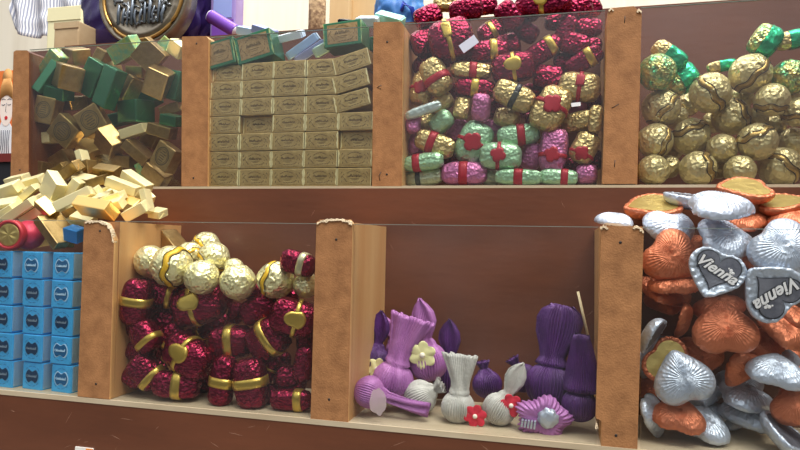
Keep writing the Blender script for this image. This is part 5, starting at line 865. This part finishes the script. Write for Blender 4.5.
def make_stack_box(dim, green, seed):
    w, d, h = dim
    bm = box_bm(-w/2, w/2, -d/2, d/2, -h/2, h/2); bevel(bm, .0007, 2)
    o = link('stacked_box', bm, BOXM['gr'] if green else BOXM['k'], None, False)
    lb = link('printed_label', box_bm(-w*(.40 if green else .46), w*(.40 if green else .46), -d/2-.0003, -d/2, -h*.38, h*.40), KRAFT if green else BOXM['k'], o, False)
    link('printed_scroll', ornate(w*.9, h*.95, -d/2-.0003, seed), INK, lb, False)
    fb = bmesh.new()                                # creased foil at both ends
    for s in (-1, 1):
        pts = [(s*w*.5, -h*.48)]
        for k in range(7): pts.append((s*(w*.5-.0008-.0009*((k*seed) % 3)/2), -h*.42+h*.84*k/6))
        pts.append((s*w*.5, h*.48)); prism(pts, -d/2-.0006, -d/2+.001, fb)
    link('folded_end', fb, BOXM['gt'] if green else BOXM['c'], o, False)
    return o
for k, (p, e, dim, green, label, grp) in enumerate([((-0.1473, 0.1198, 0.208), (0, 0, 0.004), (0.0351, 0.03, 0.0179), 0, 'printed gold foil box, bottom row, leftmost column in the stack', 'printed boxes in the neat stack'),
((-0.1474, 0.1201, 0.2264), (0, 0, 0.003), (0.0351, 0.03, 0.0179), 0, 'printed gold foil box, second row up, leftmost column in the stack', 'printed boxes in the neat stack'),
((-0.1474, 0.1195, 0.2447), (0, 0, -0.003), (0.0351, 0.03, 0.0179), 0, 'printed gold foil box, third row up, leftmost column in the stack', 'printed boxes in the neat stack'),
((-0.1472, 0.1201, 0.2631), (0, 0, -0.004), (0.0351, 0.03, 0.0179), 0, 'printed gold foil box, fourth row up, leftmost column in the stack', 'printed boxes in the neat stack'),
((-0.1473, 0.1202, 0.2814), (0, 0, -0.001), (0.0351, 0.03, 0.0179), 0, 'printed gold foil box, fifth row up, leftmost column in the stack', 'printed boxes in the neat stack'),
((-0.1472, 0.1206, 0.2998), (0, 0, 0.002), (0.0351, 0.03, 0.0179), 0, 'printed gold foil box, sixth row up, leftmost column in the stack', 'printed boxes in the neat stack'),
((-0.1473, 0.1237, 0.3181), (0, 0, -0.002), (0.0351, 0.03, 0.0179), 0, 'printed gold foil box, seventh row up, leftmost column in the stack', 'printed boxes in the neat stack'),
((-0.1114, 0.1205, 0.208), (0, 0, 0.003), (0.0351, 0.03, 0.0179), 0, 'printed gold foil box, bottom row, second column from left in the stack', 'printed boxes in the neat stack'),
((-0.1115, 0.1205, 0.2264), (0, 0, -0.0), (0.0351, 0.03, 0.0179), 0, 'printed gold foil box, second row up, second column from left in the stack', 'printed boxes in the neat stack'),
((-0.1113, 0.1196, 0.2447), (0, 0, -0.005), (0.0351, 0.03, 0.0179), 0, 'printed gold foil box, third row up, second column from left in the stack', 'printed boxes in the neat stack'),
((-0.1115, 0.1265, 0.2631), (0, 0, 0.002), (0.0351, 0.03, 0.0179), 0, 'printed gold foil box, fourth row up, second column from left in the stack', 'printed boxes in the neat stack'),
((-0.1113, 0.1202, 0.2814), (0, 0, -0.001), (0.0351, 0.03, 0.0179), 0, 'printed gold foil box, fifth row up, second column from left in the stack', 'printed boxes in the neat stack'),
((-0.1114, 0.1201, 0.2998), (0, 0, 0.004), (0.0351, 0.03, 0.0179), 0, 'printed gold foil box, sixth row up, second column from left in the stack', 'printed boxes in the neat stack'),
((-0.1114, 0.1205, 0.3181), (0, 0, 0.001), (0.0351, 0.03, 0.0179), 0, 'printed gold foil box, seventh row up, second column from left in the stack', 'printed boxes in the neat stack'),
((-0.0754, 0.12, 0.208), (0, 0, 0.002), (0.0351, 0.03, 0.0179), 0, 'printed gold foil box, bottom row, third column from left in the stack', 'printed boxes in the neat stack'),
((-0.0756, 0.1201, 0.2264), (0, 0, -0.003), (0.0351, 0.03, 0.0179), 0, 'printed gold foil box, second row up, third column from left in the stack', 'printed boxes in the neat stack'),
((-0.0757, 0.1195, 0.2447), (0, 0, 0.002), (0.0351, 0.03, 0.0179), 0, 'printed gold foil box, third row up, third column from left in the stack', 'printed boxes in the neat stack'),
((-0.0756, 0.1205, 0.2631), (0, 0, 0.004), (0.0351, 0.03, 0.0179), 0, 'printed gold foil box, fourth row up, third column from left in the stack', 'printed boxes in the neat stack'),
((-0.0756, 0.1206, 0.2814), (0, 0, 0.001), (0.0351, 0.03, 0.0179), 0, 'printed gold foil box, fifth row up, third column from left in the stack', 'printed boxes in the neat stack'),
((-0.0755, 0.1199, 0.2998), (0, 0, -0.004), (0.0351, 0.03, 0.0179), 0, 'printed gold foil box, sixth row up, third column from left in the stack', 'printed boxes in the neat stack'),
((-0.0757, 0.1196, 0.3181), (0, 0, 0.001), (0.0351, 0.03, 0.0179), 0, 'printed gold foil box, seventh row up, third column from left in the stack', 'printed boxes in the neat stack'),
((-0.0399, 0.1195, 0.208), (0, 0, 0.004), (0.0351, 0.03, 0.0179), 0, 'printed gold foil box, bottom row, fourth column from left in the stack', 'printed boxes in the neat stack'),
((-0.0399, 0.12, 0.2264), (0, 0, -0.0), (0.0351, 0.03, 0.0179), 0, 'printed gold foil box, second row up, fourth column from left in the stack', 'printed boxes in the neat stack'),
((-0.0397, 0.12, 0.2447), (0, 0, 0.005), (0.0351, 0.03, 0.0179), 0, 'printed gold foil box, third row up, fourth column from left in the stack', 'printed boxes in the neat stack'),
((-0.0396, 0.1201, 0.2631), (0, 0, 0.001), (0.0351, 0.03, 0.0179), 0, 'printed gold foil box, fourth row up, fourth column from left in the stack', 'printed boxes in the neat stack'),
((-0.0397, 0.1206, 0.2814), (0, 0, -0.003), (0.0351, 0.03, 0.0179), 0, 'printed gold foil box, fifth row up, fourth column from left in the stack', 'printed boxes in the neat stack'),
((-0.0396, 0.1201, 0.2998), (0, 0, -0.005), (0.0351, 0.03, 0.0179), 0, 'printed gold foil box, sixth row up, fourth column from left in the stack', 'printed boxes in the neat stack'),
((-0.0398, 0.1205, 0.3181), (0, 0, 0.003), (0.0351, 0.03, 0.0179), 0, 'printed gold foil box, seventh row up, fourth column from left in the stack', 'printed boxes in the neat stack'),
((-0.0041, 0.1198, 0.208), (0, 0, -0.006), (0.0351, 0.03, 0.0179), 0, 'printed gold foil box, bottom row, rightmost column in the stack', 'printed boxes in the neat stack'),
((-0.0037, 0.1196, 0.2264), (0, 0, -0.005), (0.0351, 0.03, 0.0179), 0, 'printed gold foil box, second row up, rightmost column in the stack', 'printed boxes in the neat stack'),
((-0.0037, 0.126, 0.2447), (0, 0, -0.002), (0.0351, 0.03, 0.0179), 0, 'printed gold foil box, third row up, rightmost column in the stack', 'printed boxes in the neat stack'),
((-0.004, 0.1199, 0.2631), (0, 0, -0.002), (0.0351, 0.03, 0.0179), 0, 'printed gold foil box, fourth row up, rightmost column in the stack', 'printed boxes in the neat stack'),
((-0.0084, 0.1184, 0.2837), (0, -0.227, 0), (0.0365, 0.028, 0.0172), 0, 'printed gold box tilted upward, lowest of three slanting at stack right', 'printed boxes in the neat stack'),
((-0.0099, 0.1184, 0.3031), (0, -0.244, 0), (0.0366, 0.028, 0.0172), 0, 'printed gold box tilted upward, middle of three slanting at stack right', 'printed boxes in the neat stack'),
((-0.0097, 0.1184, 0.3224), (0, -0.262, 0), (0.0377, 0.028, 0.0178), 0, 'printed gold box tilted upward, topmost of three slanting at stack right', 'printed boxes in the neat stack'),
((-0.1553, 0.1184, 0.339), (0, -0.209, 0), (0.0341, 0.028, 0.0285), 1, 'green edged printed box on the stack beside the left divider', 'printed boxes in the neat stack'),
((-0.1164, 0.1184, 0.3438), (0, -0.236, 0), (0.0412, 0.028, 0.029), 1, 'green edged printed box lying second from left atop the stack', 'printed boxes in the neat stack'),
((-0.0215, 0.1228, 0.3527), (0, -0.07, 0), (0.0401, 0.028, 0.0248), 1, 'green edged printed box raised highest, atop the stack at right', 'printed boxes in the neat stack')]):
    o = make_stack_box(dim, green, k+2); place(o, p, e); tag(o, label, 'chocolate box', grp)
BARM = {'lb': foil('pale_blue_foil', (176,206,236), .3, .4, 120, .2), 'lv': foil('lavender_foil', (150,160,208), .3, .4, 120, .2), 'wb': foil('white_blue_foil', (222,234,244), .3, .3, 120, .2),
        'wg': foil('white_green_foil', (196,226,206), .3, .4, 120, .2), 'bk': mat('black_box', (40,40,48), .4), 'mt': foil('mint_box_foil', (164,226,208), .3, .4, 90, .15), 'gr': BOXM['gr']}
for k, (p, e, dim, c, label) in enumerate([((-0.0753, 0.1358, 0.3511), (0.349, -0.559, 0.0), (0.0378, 0.0111, 0.0089), 'lb', 'pale blue foil bar slanting steeply between the two green edged boxes'), ((-0.0614, 0.1248, 0.3411), (0.349, -0.524, 0.0), (0.0347, 0.0108, 0.0087), 'lv', 'lavender blue foil bar in front of the steep pale blue bar'), ((-0.0877, 0.1308, 0.361), (0.436, -0.175, 0.0), (0.0278, 0.0133, 0.0078), 'wb', 'white blue foil bar on the stack right of second green box'), ((-0.1512, 0.1608, 0.38), (0.349, 0.244, 0.0), (0.0263, 0.0144, 0.0096), 'lb', 'pale blue foil bar behind the second green edged box, left one'), ((-0.1276, 0.1508, 0.3757), (0.349, 0.349, 0.0), (0.0257, 0.014, 0.0093), 'lv', 'lavender foil bar behind the second green edged box'), ((-0.0477, 0.1208, 0.3412), (0.349, -0.436, 0.0), (0.015, 0.0107, 0.0107), 'wg', 'short white green foil bar left of the raised green box'), ((-0.0044, 0.1508, 0.3533), (0.175, -0.175, 0.0), (0.0142, 0.0131, 0.0142), 'gr', 'small green foil box wedged between raised box and right divider'), ((-0.0412, 0.1708, 0.3853), (0.349, 0.175, 0.0), (0.0114, 0.0114, 0.0103), 'bk', 'small black box poking up above the raised green box'), ((-0.0163, 0.1758, 0.3876), (0.524, 0.07, 0.0), (0.0227, 0.0136, 0.0114), 'wb', 'white foil bar behind the top of the middle upper divider'), ((0.0061, 0.1858, 0.3918), (0.611, 0.314, 0.0), (0.0296, 0.0159, 0.0125), 'mt', 'mint green foil box peeking over the middle upper divider')]):
    bm = box_bm(-dim[0]/2, dim[0]/2, -dim[1]/2, dim[1]/2, -dim[2]/2, dim[2]/2); bevel(bm, min(dim)*.12, 2)
    o = link('foil_bar', bm, BARM[c], None, False); place(o, p, e); tag(o, label, 'chocolate bar')
    sb = bmesh.new(); w, d, h = dim
    for s in (-1, 1): box_bm(s*w*.5-.0012, s*w*.5+.0012, -d*.42, d*.42, -h*.4, h*.4, sb)
    link('sealed_end', sb, BARM[c], o, False)
CUBE = foil('blue_cube_foil', (78,186,244), .4, .2, 110, .18, (66,170,232)); NAVY = mat('navy_print', (22,58,92), .4, .2); PALE = mat('pale_blue_print', (190,222,240), .45, .1); CSIDE = foil('silvery_blue_fold', (170,204,224), .35, .45, 160, .35)
def cartouche(r, n=64):
    pts = []
    for k in range(n):
        t = 2*PI*k/n; q = r*(1-.40*math.exp(-((abs(math.sin(t))-1)/.10)**2))
        pts.append((q*math.cos(t)*1.06, q*math.sin(t)))
    return pts
def make_cube(dim, pale, seed):
    w, d, h = dim
    bm = box_bm(-w/2, w/2, -d/2, d/2, -h/2, h/2); bevel(bm, .0011, 3)
    o = link('blue_cube', bm, CUBE, None, False); y = -d/2
    mb = prism([(x, z) for x, z in cartouche(w*.33)], y-.00025, y+.0002); md = link('medallion_outline', mb, PALE if pale else mat('mid_blue_print', (84,160,206), .4, .2), o, False)
    link('medallion', prism(cartouche(w*.292), y-.0005, y+.0002), NAVY if not pale else mat('blue_print', (30,100,150), .4, .2), md, False)
    sb = bmesh.new(); r = random.Random(seed*7)     # the script word and its flourish
    x = -w*.2; pts = []
    while x < w*.2:
        s = w*.055; pts += [(x, y-.0007, -w*.035), (x+s*.35, y-.0007, w*r.uniform(.02, .05)), (x+s*.75, y-.0007, -w*.03)]; x += s
    pts = [(-w*.23, y-.0007, w*.05), (-w*.27, y-.0007, -w*.02)]+pts+[(w*.23, y-.0007, w*.07)]
    tube(pts, w*.012, sb, 6)
    link('script', sb, PALE if pale else mat('grey_blue_print', (120,140,156), .5), md, False)
    ab = bmesh.new()                                # dashed arcs above and below
    for sgn_ in (-1, 1):
        for a0 in (35, 65, 95, 125):
            tube([(w*.40*math.cos(math.radians(a0+q*5))*1.02, y-.0001, sgn_*w*.38*math.sin(math.radians(a0+q*5))) for q in range(5)], w*.009, ab, 6)
    link('ornament', ab, mat('arc_print', (26,96,150), .5), o)
    fb = bmesh.new()                                # folded foil on the right side
    prism([(-d*.45, -h*.44), (d*.45, -h*.44), (d*.3, h*.44), (-d*.45, h*.46)], 0, .0005, fb)
    bmesh.ops.transform(fb, matrix=Matrix(((0, 1, 0, w/2-.0001), (1, 0, 0, 0), (0, 0, 1, 0), (0, 0, 0, 1))), verts=fb.verts[:]); bmesh.ops.recalc_face_normals(fb, faces=fb.faces[:])
    link('side_fold', fb, CSIDE, o, False)
    return o
for k, (p, e, dim, pale, label) in enumerate([((-0.3222, 0.021, 0.1159), (0, -0.008, -0.092), (0.0243, 0.0243, 0.0252), 0, 'blue foil cube in the top row, left column of three'), ((-0.2884, 0.0214, 0.1159), (0, 0.003, -0.088), (0.0243, 0.0243, 0.0252), 1, 'blue foil cube in the top row, middle column of three'), ((-0.2547, 0.0224, 0.1159), (0, -0.011, -0.092), (0.0243, 0.0243, 0.0252), 1, 'blue foil cube in the top row, right column of three'), ((-0.3208, 0.0221, 0.09), (0, -0.01, -0.094), (0.0243, 0.0243, 0.0252), 0, 'blue foil cube in the second row, left column of three'), ((-0.2871, 0.022, 0.09), (0, 0.01, -0.053), (0.0243, 0.0243, 0.0252), 0, 'blue foil cube in the second row, middle column of three'), ((-0.2537, 0.021, 0.09), (0, 0.011, -0.068), (0.0243, 0.0243, 0.0252), 1, 'blue foil cube in the second row, right column of three'), ((-0.3201, 0.0213, 0.0641), (0, 0.003, -0.082), (0.0243, 0.0243, 0.0252), 0, 'blue foil cube in the third row, left column of three'), ((-0.2858, 0.0222, 0.0641), (0, 0.008, -0.072), (0.0243, 0.0243, 0.0252), 0, 'blue foil cube in the third row, middle column of three'), ((-0.2525, 0.0216, 0.0641), (0, 0.011, -0.069), (0.0243, 0.0243, 0.0252), 0, 'blue foil cube in the third row, right column of three'), ((-0.3175, 0.021, 0.0383), (0, 0.009, -0.071), (0.0243, 0.0243, 0.0252), 0, 'blue foil cube in the fourth row, left column of three'), ((-0.2841, 0.0212, 0.0383), (0, 0.001, -0.088), (0.0243, 0.0243, 0.0252), 0, 'blue foil cube in the fourth row, middle column of three'), ((-0.2522, 0.021, 0.0383), (0, 0.01, -0.065), (0.0243, 0.0243, 0.0252), 1, 'blue foil cube in the fourth row, right column of three'), ((-0.3171, 0.0213, 0.0124), (0, -0.001, -0.056), (0.0243, 0.0243, 0.0252), 0, 'blue foil cube in the bottom row, left column of three'), ((-0.2836, 0.0224, 0.0124), (0, 0.011, -0.09), (0.0243, 0.0243, 0.0252), 0, 'blue foil cube in the bottom row, middle column of three'), ((-0.2502, 0.0215, 0.0124), (0, 0.005, -0.1), (0.0243, 0.0243, 0.0252), 1, 'blue foil cube in the bottom row, right column of three')]):
    o = make_cube(dim, pale, k+1); place(o, p, e); tag(o, label, 'chocolate cube', 'blue chocolate cubes in the lower left bin')
# skewer in the purple bonbons' bin
a, b = Vector((0.2071, 0.06, 0.1066)), Vector((0.2171, 0.058, 0.0636))
sk = link('wooden_skewer', tube([tuple((a-b)*-.5), (0, 0, 0), tuple((a-b)*.5)], .0011, None, 10), mat('pale_wood_stick', (232,214,170), .6), None)
sk.location = (a+b)/2; tag(sk, 'thin pale wooden skewer standing upright in the right of the purple bonbon bin', 'skewer')

# ------------------------------------------------------------------ behind the rack
def struct(name, bm, m):
    o = link(name, bm, m, None, False); o['kind'] = 'structure'; return o
PLASTER = mat('cream_plank_wall', (226,218,200), .8, 0, (40, .1), (206,194,172), 7, stretch=(1.2,1,.08))
struct('wall_back', box_bm(-2.4, 2.0, 1.25, 1.33, -.75, 1.7), PLASTER)
struct('floor', box_bm(-2.4, 2.0, -1.6, 1.33, -.83, -.75), mat('grey_paving', (150,144,136), .8, 0, (60, .2), (126,120,112), 12))
SH = ZB+.0002
def pillow(name, cx, cy, z0, w, d, h, m, seed, crum=.06, ex=3.0, parent=None):
    bm = bmesh.new(); bmesh.ops.create_icosphere(bm, subdivisions=5, radius=1); off = Vector((seed*1.7, seed*3.3, 0))
    for v in bm.verts:
        p = v.co; k = (abs(p.x)**ex+abs(p.y)**2+abs(p.z)**ex)**(-1/ex)
        n = 1+crum*noise.noise(p*2.5+off)+crum*.7*noise.noise(p*6+off)
        v.co = Vector((p.x*k*w/2*n, p.y*k*d/2*n, max(-h/2, p.z*k*h/2*n)+h/2))
    o = link(name, bm, m, parent)
    if parent is None: o.location = (cx, cy, z0)
    return o
(BX, BY, BW, BH) = (-0.3822, 0.2937, 0.2056, 0.1794)
PURP = mat('dark_purple_film', (52,36,92), .18, .25, (60, .35)); LILAC = mat('lilac_film', (172,150,214), .2, .3, (80, .3))
bag = pillow('gift_bag', BX, BY, SH, BW, .07, BH, PURP, 3, .10); tag(bag, 'dark purple shiny gift bag standing behind an embossed tin', 'gift bag')
nb_ = bmesh.new()
for k in range(9): tube([(BW*(.30+.02*k), -.034-.001*k, BH*(.10+.03*k)), (BW*(.34+.012*k), -.036, BH*(.2+.03*k))], .0012, nb_, 6)
link('film_crease', nb_, LILAC, bag)
(TX, TY, TR) = (-0.3378, 0.2297, 0.0651)
def make_tin(r):
    n = 96; rings = []
    PR = [(.02, -.010), (.70, -.0105), (.74, -.0125), (.80, -.0125), (.84, -.0095), (.93, -.0095), (.96, -.012), (1.0, -.010), (1.0, .012), (.9, .014), (.02, .014)]
    for q, y in PR: rings.append([(r*q*math.cos(2*PI*k/n)*1.02, y, r+r*q*math.sin(2*PI*k/n)) for k in range(n)])
    o = link('chocolate_tin', lathe_like(rings), mat('antique_gold_tin', (160,150,132), .35, .75, (160, .3), (126,114,96), 30))
    sb = bmesh.new(); R_ = random.Random(5)         # raised figures and flourishes pressed into the lid
    for k in range(40):
        a = R_.uniform(0, 2*PI); q = r*.66*math.sqrt(R_.random()); x, z = q*math.cos(a), r+q*math.sin(a)
        pts = [(x, -.0108, z)]
        th = R_.uniform(0, 6)
        for j in range(7): th += R_.uniform(-.2, .9); x += math.cos(th)*r*.035; z += math.sin(th)*r*.035; pts.append((x, -.0112, z))
        tube(pts, r*R_.uniform(.014, .034), sb, 7)
    link('embossed_relief', sb, mat('dull_silver_relief', (138,142,146), .35, .7), o)
    hb = bmesh.new(); R2 = random.Random(11)
    for k in range(11):                             # tall worn letters, unreadable
        x = r*(-.52+.10*k); z0, z1 = r*(.42+.05*R2.random()), r*(.72+.22*R2.random()); w_ = r*R2.uniform(.018, .034)
        tube([(x-.03*r, -.0115, z0+.05*r), (x, -.012, z0), (x+R2.uniform(-.03, .03)*r, -.0125, (z0+z1)/2), (x+R2.uniform(-.02, .05)*r, -.012, z1), (x+.05*r, -.0115, z1-.06*r)], w_, hb, 7)
    link('embossed_lettering', hb, mat('dark_steel_relief', (104,112,122), .35, .7), o)
    rb = bmesh.new(); tube([(r*.88*math.cos(a*PI/24)*1.02, -.0105, r+r*.88*math.sin(a*PI/24)) for a in range(49)], r*.035, rb, 8)
    link('gold_rim', rb, mat('bright_gold_rim', (190,148,84), .35, .75), o)
    return o
tin = make_tin(TR); tin.location = (TX, TY, SH); tag(tin, 'round embossed antique gold tin leaning before the dark purple bag', 'tin')
(LX, LY, LW, LH) = (-0.2566, 0.2917, 0.0383, 0.1236)
lp = link('lilac_packet', bevel(box_bm(-LW/2, LW/2, -.012, .012, 0, LH), .003, 3), LILAC, None, False); lp.location = (LX, LY, SH); tag(lp, 'lilac and white packet standing right of the purple bag', 'packet')
link('blue_panel', box_bm(-LW*.36, LW*.36, -.0128, -.0115, LH*.42, LH*.96), mat('periwinkle_panel', (150,166,226), .35), lp, False)
link('purple_stripe', box_bm(-LW*.40, LW*.44, -.0128, -.0115, LH*.22, LH*.40), mat('purple_stripe', (120,72,172), .4), lp, False)
(RX, RY, RZ, RL, RR) = (-0.2355, 0.2467, 0.425, 0.0435, 0.0087)
rl = link('purple_roll', tube([(-RL/2, 0, 0), (-RL/2+.002, 0, 0), (RL/2-.002, 0, 0), (RL/2, 0, 0)], RR, None, 20), mat('violet_wrap', (122,72,178), .25, .2), None); place(rl, (RX, RY, RZ), (0, .55, 0)); tag(rl, 'violet wrapped roll lying slanted beside the purple bag', 'sweet roll')
cb_ = bmesh.new()
for s in (-1, 1): tube([(s*RL/2-.0015, 0, 0), (s*RL/2+.0015, 0, 0)], RR*.9, cb_, 20)
link('roll_end', cb_, mat('white_wrap', (230,226,238), .4), rl)
def carton(name, c, w, d, h, m, label, cat, flap=None):
    o = link(name, bevel(box_bm(-w/2, w/2, -d/2, d/2, 0, h), .002, 2), m, None, False); o.location = (c[0], c[1], SH); tag(o, label, cat)
    link('lid_flap', box_bm(-w*.49, w*.49, -d/2-.0012, -d/2+.001, h*.80, h*.985), flap or m, o, False); return o
CARD = mat('cardboard', (198,172,134), .8, 0, (80, .1), (182,154,116), 20); CREAM = mat('cream_carton', (240,232,186), .6)
GREYW = mat('grey_brown_crate', (170,154,134), .75, 0, (60, .1), (150,134,114), 9, stretch=(.2,1,1))
for nm, c, w, d, h, mk, label, cat in [('cardboard_box', (-0.47, 0.2617), 0.0403, 0.05, 0.0464, 'card', 'small tan cardboard box behind the gold boxes, left of purple bag', 'box'), ('cream_carton', (-0.5668, 0.3617), 0.0632, 0.05, 0.1131, 'cream', 'pale cream carton standing behind the small cardboard box', 'carton')]:
    carton(nm, c, w, d, h, {'card': CARD, 'cream': CREAM, 'grey': GREYW}[mk], label, cat)
# striped shirt on a rail
SHIRT = [(-1.1137, 0.75, 0.6942), (-1.1026, 0.75, 0.6518), (-1.0871, 0.75, 0.6361), (-1.0631, 0.75, 0.6261), (-1.0021, 0.75, 0.621), (-0.9595, 0.75, 0.6208), (-0.9427, 0.75, 0.6233), (-0.9413, 0.75, 0.653), (-0.9363, 0.75, 0.6669), (-0.8725, 0.75, 0.6671)]
def stripes():
    m = mat('striped_cotton', (214,218,228), .85); nt = m.node_tree; b = nt.nodes['Principled BSDF']
    tc = nt.nodes.new('ShaderNodeTexCoord'); w = nt.nodes.new('ShaderNodeTexWave'); w.inputs['Scale'].default_value = 62; w.inputs['Distortion'].default_value = .6; w.inputs['Detail'].default_value = 0
    r = nt.nodes.new('ShaderNodeValToRGB'); r.color_ramp.elements[0].position = .42; r.color_ramp.elements[1].position = .58; r.color_ramp.elements[0].color = lin((232,232,234)); r.color_ramp.elements[1].color = lin((150,156,176))
    nt.links.new(tc.outputs['Object'], w.inputs[0]); nt.links.new(w.outputs['Fac'], r.inputs[0]); nt.links.new(r.outputs[0], b.inputs['Base Color'])
    return m
def make_cloth():
    bm = bmesh.new(); NX, NZ = 60, 24; top = SHIRT[0][2]+.12; cols = []
    xs = [s[0] for s in SHIRT]; 
    for i in range(NX+1):
        x = xs[0]+(xs[-1]-xs[0])*i/NX
        for (xa, ya, za), (xb, yb, zb) in zip(SHIRT, SHIRT[1:]):
            if xa <= x <= xb+1e-9: f_ = (x-xa)/(xb-xa+1e-9); zb_ = za+(zb-za)*f_; y_ = ya+(yb-ya)*f_; break
        cols.append([bm.verts.new((x, y_+.012*math.sin(x*90+k*.12)+.006*noise.noise(Vector((x*20, k*.4, 0))), zb_+(top+.06-zb_)*k/NZ)) for k in range(NZ+1)])
    for a, b in zip(cols, cols[1:]):
        for k in range(NZ): bm.faces.new((a[k], b[k], b[k+1], a[k+1]))
    me = bpy.data.meshes.new('striped_shirt'); c = Vector((SHIRT[0][0], SHIRT[0][1], top)); bmesh.ops.translate(bm, verts=bm.verts[:], vec=-c)
    o = link('striped_shirt', bm, stripes(), None); o.location = c; s = o.modifiers.new('cloth', 'SOLIDIFY'); s.thickness = .002
    tag(o, 'blue grey striped cotton shirt hanging behind the rack at upper left', 'shirt'); return o, top
shirt, stop_ = make_cloth()
rb_ = tube([(SHIRT[0][0]-.1, SHIRT[0][1], stop_+.065), (SHIRT[-1][0]+.1, SHIRT[-1][1], stop_+.065)], .008, None, 12)
for s in (SHIRT[0], SHIRT[-1]): tube([(s[0], s[1], stop_+.065), (s[0], 1.25, stop_+.065)], .006, rb_, 10)
rail_ = link('clothes_rail', rb_, mat('steel_tube', (150,150,152), .3, .8), None); tag(rail_, 'steel wall rail that the striped shirt hangs from', 'clothes rail')
# poster on a dark cabinet at the far left
(PX0, PX1, PZ0, PZ1, PY) = (-0.9002, -0.8246, 0.2981, 0.4636, 0.5)
cb = link('dark_cabinet', box_bm(PX0-.3, PX1+.04, PY-.03, PY+.25, -.75, PZ0-.016), mat('black_cabinet', (26,26,32), .5), None, False); tag(cb, 'black cabinet standing left of the rack under the portrait poster', 'cabinet')
link('red_top', box_bm(PX0-.31, PX1+.045, PY-.035, PY+.255, PZ0-.016, PZ0-.0005), mat('dark_red_ledge', (110,34,30), .45), cb, False)
PW, PH = PX1-PX0, PZ1-PZ0
po = link('portrait_poster', box_bm(-PW/2, PW/2, 0, .006, 0, PH), mat('orange_print', (232,128,52), .6, 0, None, (222,108,44), 20), None, False); po.location = ((PX0+PX1)/2, PY, PZ0); tag(po, 'orange poster with a sketched woman standing on the black cabinet', 'poster')
def ell(cx, cz, rx_, rz_, y, n=36): return prism([(cx+rx_*math.cos(2*PI*k/n), cz+rz_*math.sin(2*PI*k/n)) for k in range(n)], y-.0006, y+.0005)
link('white_blouse', prism([(-PW*.1, 0), (PW*.5, 0), (PW*.5, PH*.30), (PW*.34, PH*.42), (PW*.12, PH*.40), (-PW*.05, PH*.2)], -.0005, .0005), mat('paper_white', (226,228,230), .7), po, False)
link('sketched_face', ell(PW*.27, PH*.56, PW*.20, PH*.21, -.0006), mat('pale_skin_print', (238,222,210), .7), po, False)
hb = ell(PW*.27, PH*.92, PW*.15, PH*.10, -.0010); 
for q in range(12): tube([(PW*(.08+.034*q), -.001, PH*(.66+.05*math.sin(q*.28))), (PW*(.10+.03*q), -.0015, PH*(.80+.03*math.sin(q*.28))), (PW*(.18+.016*q), -.0012, PH*.90)], PW*.022, hb, 6)
link('sketched_hair', hb, mat('ochre_print', (200,146,84), .7), po)
link('sketched_lips', ell(PW*.28, PH*.445, PW*.045, PH*.022, -.0013), mat('red_print', (196,30,40), .6), po, False)
eb = bmesh.new()
for s in (.18, .36):
    tube([(PW*(s-.05), -.0013, PH*.60), (PW*s, -.0014, PH*.592), (PW*(s+.05), -.0013, PH*.602)], PW*.009, eb, 6); tube([(PW*(s-.06), -.0013, PH*.655), (PW*s, -.0014, PH*.668), (PW*(s+.06), -.0013, PH*.655)], PW*.008, eb, 6)
tube([(PW*.27, -.0013, PH*.62), (PW*.255, -.0014, PH*.52), (PW*.29, -.0013, PH*.51)], PW*.006, eb, 6)
link('drawn_features', eb, mat('ink', (70,74,92), .6), po); eb = bmesh.new()
for q in range(6): tube([(PW*(.05+.07*q), -.0013, PH*.03), (PW*(.12+.05*q), -.0014, PH*.16), (PW*(.1+.06*q), -.0013, PH*.30)], PW*.007, eb, 6)
link('drawn_lines', eb, mat('ink', (70,74,92), .6), po)
# right of the middle: cork roll, timber offcut, blue bag
(KX, KY, KR, KH) = (-0.1362, 0.3217, 0.0118, 0.1119)
ck = link('cork_roll', tube([(0, 0, 0), (0, 0, KH*.5), (0, 0, KH)], KR, None, 28), mat('speckled_cork', (190,160,120), .85, 0, (300, .5), (112,84,60), 160), None); ck.location = (KX, KY, SH); tag(ck, 'speckled brown cork roll standing on the top shelf', 'cork roll')
link('roll_core', tube([(0, 0, KH), (0, 0, KH+.001)], KR*.5, None, 20), CARD, ck)
for c, w, h, label in [((-0.1225, 0.3717), 0.0307, 0.1317, 'pale pine board standing right of the cork roll'), ((-0.0917, 0.3917), 0.0385, 0.1374, 'pale pine board standing left of the blue bag')]:
    o = link('timber_board', bevel(box_bm(-w/2, w/2, 0, .012, 0, h), .0015, 2), mat('pale_pine', (220,190,140), .7, 0, (80, .1), (196,160,108), 10, stretch=(1,1,.1)), None, False); o.location = (c[0], c[1], SH); tag(o, label, 'board')
(UX, UY, UW, UH) = (-0.0191, 0.3217, 0.0661, 0.0939)
ub = pillow('blue_bag', UX, UY, SH, UW, .05, UH, mat('blue_fabric', (44,106,178), .5, 0, (60, .3), (70,134,196), 20), 8, .12); tag(ub, 'crumpled blue bag on the top shelf behind the maroon pralines', 'bag')
hd = bmesh.new(); tube([(UW*.1, -.02, UH*.5), (UW*.2, -.03, UH*.62), (UW*.36, -.028, UH*.55), (UW*.42, -.02, UH*.35)], .003, hd, 8); link('bag_strap', hd, mat('royal_blue_strap', (28,60,170), .4), ub)

(CX, CZ, CW) = (-0.215, -0.0436, 0.0188)
pc = link('price_card', box_bm(-CW/2, CW/2, -.0012, 0, -.024, 0), mat('white_card', (232,228,220), .6), None, False); pc.location = (CX, -.00005, CZ); tag(pc, 'small white and orange card stuck on the front board at the bottom edge', 'card')
link('orange_stripe', box_bm(CW*.12, CW*.5, -.0015, -.0011, -.024, -.0004), mat('orange_card', (232,150,60), .6), pc, False)
